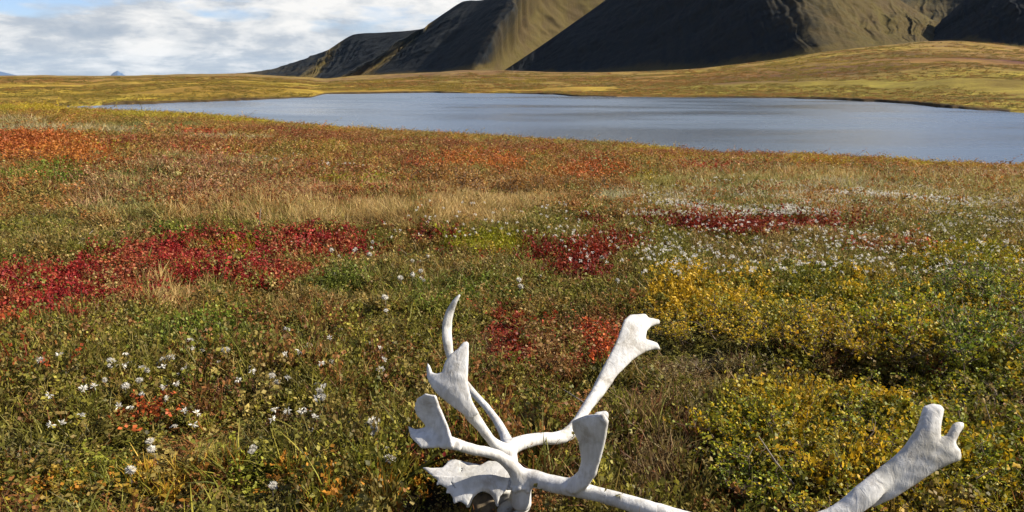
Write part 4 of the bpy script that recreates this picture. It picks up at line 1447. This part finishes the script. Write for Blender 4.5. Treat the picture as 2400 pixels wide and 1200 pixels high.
# back tine
fa.chain([(1192, 1050, 2.27, .021, .02, *B_), (1182, 1020, 2.32, .0145, .013, *B_), (1163, 985, 2.36, .0115, .011, *B_), (1138, 952, 2.40, .0105, .010, *B_), (1104, 915, 2.44, .0105, .010, *B_), (1075, 875, 2.47, .011, .009, *B_),
          (1056, 835, 2.50, .0125, .009, *B_), (1049, 800, 2.50, .0155, .009, .3, 0, 1), (1048, 765, 2.51, .0165, .008, .3, 0, 1), (1054, 733, 2.51, .013, .0075, .3, 0, 1), (1065, 708, 2.50, .009, .006, *B_), (1077, 692, 2.50, .004, .004, *B_)])
me = fa.mesh('antler', M_bone, .0016, RO)
a1 = link(bpy.data.objects.new('antler', me), root); a1['label'] = 'antler with three slender tines, spreading up and away'

# ---- near antler: brow palm at left, upturned paddle, long beam to the right palm
na = Field((-.36, 1.35, -.05), (1.25, 2.15, .60), VX)
gr_n = (-.75, -.1, .8)
na.chain([(1222, 1178, 2.12, .027, .025, *B_), (1222, 1150, 2.11, .026, .024, *B_), (1222, 1125, 2.10, .026, .022, *B_), (1250, 1122, 2.09, .023, .021, *B_), (1290, 1133, 2.07, .021, .019, *B_), (1330, 1142, 2.05, .020, .018, *B_),
          (1390, 1156, 2.03, .019, .017, *B_), (1450, 1172, 2.00, .0195, .017, *B_), (1530, 1196, 1.97, .0205, .018, *B_), (1640, 1226, 1.95, .021, .018, *B_), (1760, 1246, 1.93, .022, .017, *B_), (1880, 1234, 1.92, .024, .017, *B_),
          (1965, 1205, 1.92, .023, .015, -.3, .2, 1), (2030, 1158, 1.92, .028, .014, -.25, .3, 1), (2075, 1115, 1.935, .022, .013, -.25, .3, 1), (2125, 1068, 1.94, .016, .012, -.25, .3, 1), (2160, 1020, 1.95, .013, .012, -.25, .3, 1)])
na.plate([(2165, 952), (2187, 945), (2207, 949), (2215, 959), (2207, 1000), (2205, 1024), (2219, 1020), (2236, 992), (2260, 989), (2258, 1001), (2241, 1035), (2243, 1047), (2253, 1052), (2250, 1078), (2220, 1091), (2187, 1108),
          (2150, 1133), (2100, 1166), (2050, 1190), (2010, 1190), (2022, 1148), (2075, 1100), (2120, 1050), (2146, 1010), (2160, 967)], 1.94, (-.25, .3, 1), .012, .012, -.1, (2150, 1050))
na.chain([(2225, 1035, 1.945, .012, .012, *B_), (2236, 1060, 1.945, .015, .014, *B_), (2240, 1072, 1.945, .012, .012, *B_)])
na.chain([(2228, 1026, 1.945, .010, .010, *B_), (2248, 997, 1.945, .010, .009, *B_)])
# brow palm
na.chain([(1225, 1130, 2.10, .026, .022, *B_), (1204, 1098, 2.09, .019, .017, *B_), (1180, 1076, 2.08, .0155, .014, *B_), (1150, 1062, 2.06, .014, .012, *B_), (1110, 1054, 2.04, .0135, .011, *B_), (1072, 1042, 2.02, .015, .009, -.3, .2, 1),
          (1050, 1034, 2.01, .014, .008, -.3, .3, 1)])
na.plate([(1026, 924), (1002, 920), (984, 932), (976, 954), (980, 972), (992, 988), (1012, 1012), (1050, 1046), (1078, 1046), (1060, 1012), (1043, 978), (1031, 950)], 2.01, (-.6, -.05, 1), .006, .008, .25)
na.plate([(990, 1003), (976, 1006), (954, 998), (962, 1024), (987, 1051), (1030, 1049), (1080, 1058), (1086, 1040), (1040, 1010), (1005, 1002)], 2.005, (-.2, .75, 1), .006, .010)
# upturned paddle
na.chain([(1300, 1134, 2.07, .020, .018, *B_), (1335, 1140, 2.05, .021, .017, *B_), (1364, 1124, 2.02, .022, .014, *gr_n), (1382, 1088, 2.00, .016, .010, *gr_n)])
na.plate([(1344, 985), (1376, 972), (1403, 968), (1422, 968), (1431, 984), (1423, 1020), (1411, 1068), (1399, 1112), (1383, 1138), (1350, 1156), (1335, 1140), (1360, 1114), (1365, 1077), (1357, 1033), (1344, 1004)],
         1.99, gr_n, .009, .012, .12)
na.chain([(1400, 974, 1.98, .009, .009, *B_), (1418, 974, 1.98, .012, .010, *B_)])
# coronet knobs
for q in range(14):                 # the burr round the base
    th = 2 * math.pi * q / 14
    kp = P(1222, 1140, 2.105) + RIGHT * math.cos(th) * .028 + BACK * math.sin(th) * .026 + UP * .004 * math.sin(q * 2.3)
    na.ell(kp, (.0075, .0075, .006 + .002 * (q % 3)), np.eye(3), .004)
me = na.mesh('antler', M_bone, .0016, RO)
a2 = link(bpy.data.objects.new('antler', me), root); a2['label'] = 'antler with the broad left brow palm and long beam sweeping right'

# ---- skull: cranium with tapering broken snout pointing left, eye socket towards the viewer
sk = Field((-.32, 1.6, -.02), (.14, 2.2, .32), .0034)
def fr(xd, zd):
    xd = np.array(xd, float); xd /= np.linalg.norm(xd)
    zd = np.array(zd, float); zd -= xd * np.dot(zd, xd); zd /= np.linalg.norm(zd)
    return np.array([xd, np.cross(zd, xd), zd])
ax = P(1000, 1112, 2.06) - P(1200, 1120, 2.26)
tilt = fr(ax, UP * .9 + BACK * .45)
# brain case, forehead plate, nose
sk.ell(P(1195, 1160, 2.24), (.060, .052, .050), tilt, .015)
sk.ell(P(1150, 1125, 2.21), (.075, .062, .026), tilt, .015)
sk.ell(P(1105, 1122, 2.19), (.060, .040, .014), tilt, .012)
sk.chain([(1110, 1100, 2.22, .020, .012, 0, 1, .3), (1070, 1088, 2.23, .016, .010, 0, 1, .3), (1055, 1088, 2.22, .012, .008, 0, 1, .3)], k=.012)
# forehead and nasal roof with its torn left end, then the cheek wall arching over the eye socket
sk.plate([(988, 1095), (1012, 1097), (1038, 1097), (1048, 1085), (1068, 1077), (1080, 1081), (1102, 1095), (1123, 1092), (1144, 1081), (1170, 1081), (1202, 1102), (1202, 1150), (1137, 1142), (1060, 1137), (1024, 1124), (1008, 1112)], 2.16, (-.1, .85, .6), .005, .004)
sk.plate([(1008, 1112), (1026, 1124), (1021, 1139), (1032, 1136), (1040, 1141), (1048, 1145), (1044, 1157), (1054, 1157), (1060, 1166), (1063, 1182), (1078, 1176), (1096, 1186), (1106, 1164), (1118, 1150), (1130, 1145), (1145, 1149), (1159, 1162),
          (1166, 1186), (1172, 1164), (1187, 1149), (1196, 1120), (1150, 1112), (1060, 1116)], 2.10, (-.15, .4, 1), .0045, .004)
sk.chain([(1096, 1186, 2.11, .006, .005, *B_), (1106, 1164, 2.10, .006, .005, *B_), (1120, 1150, 2.10, .006, .005, *B_), (1138, 1147, 2.10, .006, .005, *B_), (1156, 1160, 2.10, .006, .005, *B_), (1166, 1184, 2.10, .005, .005, *B_)], k=.004)
oc = P(1134, 1190, 2.105)
ringn = BACK
r1v = RIGHT; r2v = UP
# post-orbital bar, cheek arch, hind knobs
sk.chain([(1160, 1215, 2.10, .010, .008, *B_), (1200, 1212, 2.11, .011, .008, *B_), (1230, 1190, 2.13, .013, .010, *B_), (1234, 1162, 2.16, .012, .010, *B_)])
sk.ell(P(1185, 1200, 2.16), (.026, .022, .030), tilt, .01)
sk.ell(P(1222, 1185, 2.18), (.022, .02, .035), tilt, .01)
# pedicles
sk.seg(P(1200, 1150, 2.22), P(1200, 1110, 2.22), .022, .020, .020, .018, BACK, .012)
sk.seg(P(1215, 1170, 2.16), P(1222, 1140, 2.115), .026, .024, .024, .022, BACK, .012)
# hollow orbit, nose cavity, braincase notch
sk.ell(oc + BACK * .008, (.026, .034, .026), np.array([r1v, r2v, ringn]), .004, cut=True)
sk.ell(P(1192, 1192, 2.105), (.012, .014, .014), np.eye(3), .004, cut=True)
sk.ell(P(1083, 1095, 2.19), (.0036, .0032, .09), np.array([RIGHT, UP, BACK]), .001, cut=True)
# the crack below the nasal bones
sk.ell(P(1060, 1142, 2.085), (.0014, .016, .03), np.array([RIGHT * .75 + UP * .66, RIGHT * .66 - UP * .75, BACK]), .001, cut=True)
me = sk.mesh('cranium', M_bone, .0014, RO)
link(bpy.data.objects.new('cranium', me), root)
M_soc = plain_mat('dried_tissue', (.16, .12, .07), .9, 60.0, (.07, .055, .04))
so = Field((-.20, 1.6, -.02), (.06, 2.15, .25), .004)
so.ell(P(1134, 1192, 2.175), (.036, .020, .042), np.array([RIGHT, BACK, UP]), .004)
so.ell(P(1134, 1190, 2.13), (.030, .032, .034), np.array([RIGHT, BACK, UP]), .004, cut=True)
me = so.mesh('eye_socket', M_soc, .003, RO)
es = link(bpy.data.objects.new('eye_socket', me), root); es['label'] = 'brown hollow eye socket'

# ------------------------------------------------------------------ air
HZ = 37500.0
M_haze = bpy.data.materials.new('haze_air'); M_haze.use_nodes = True
g = NT(M_haze.node_tree)
pv = g.node('ShaderNodeVolumePrincipled', inp={'Color': (.50, .74, 1.0, 1), 'Density': 0.45e-5, 'Anisotropy': 0.0})
g.node('ShaderNodeOutputMaterial', inp={'Volume': pv.outputs[0]})
hb = [(x, y, z) for x in (-HZ, HZ) for y in (-HZ, HZ) for z in (-45.0, 900.0)]
hf = [(0, 1, 3, 2), (4, 6, 7, 5), (0, 4, 5, 1), (2, 3, 7, 6), (0, 2, 6, 4), (1, 5, 7, 3)]
link(tag(bpy.data.objects.new('haze', mesh_np('haze', hb, hf, (M_haze,))), kind='stuff'))
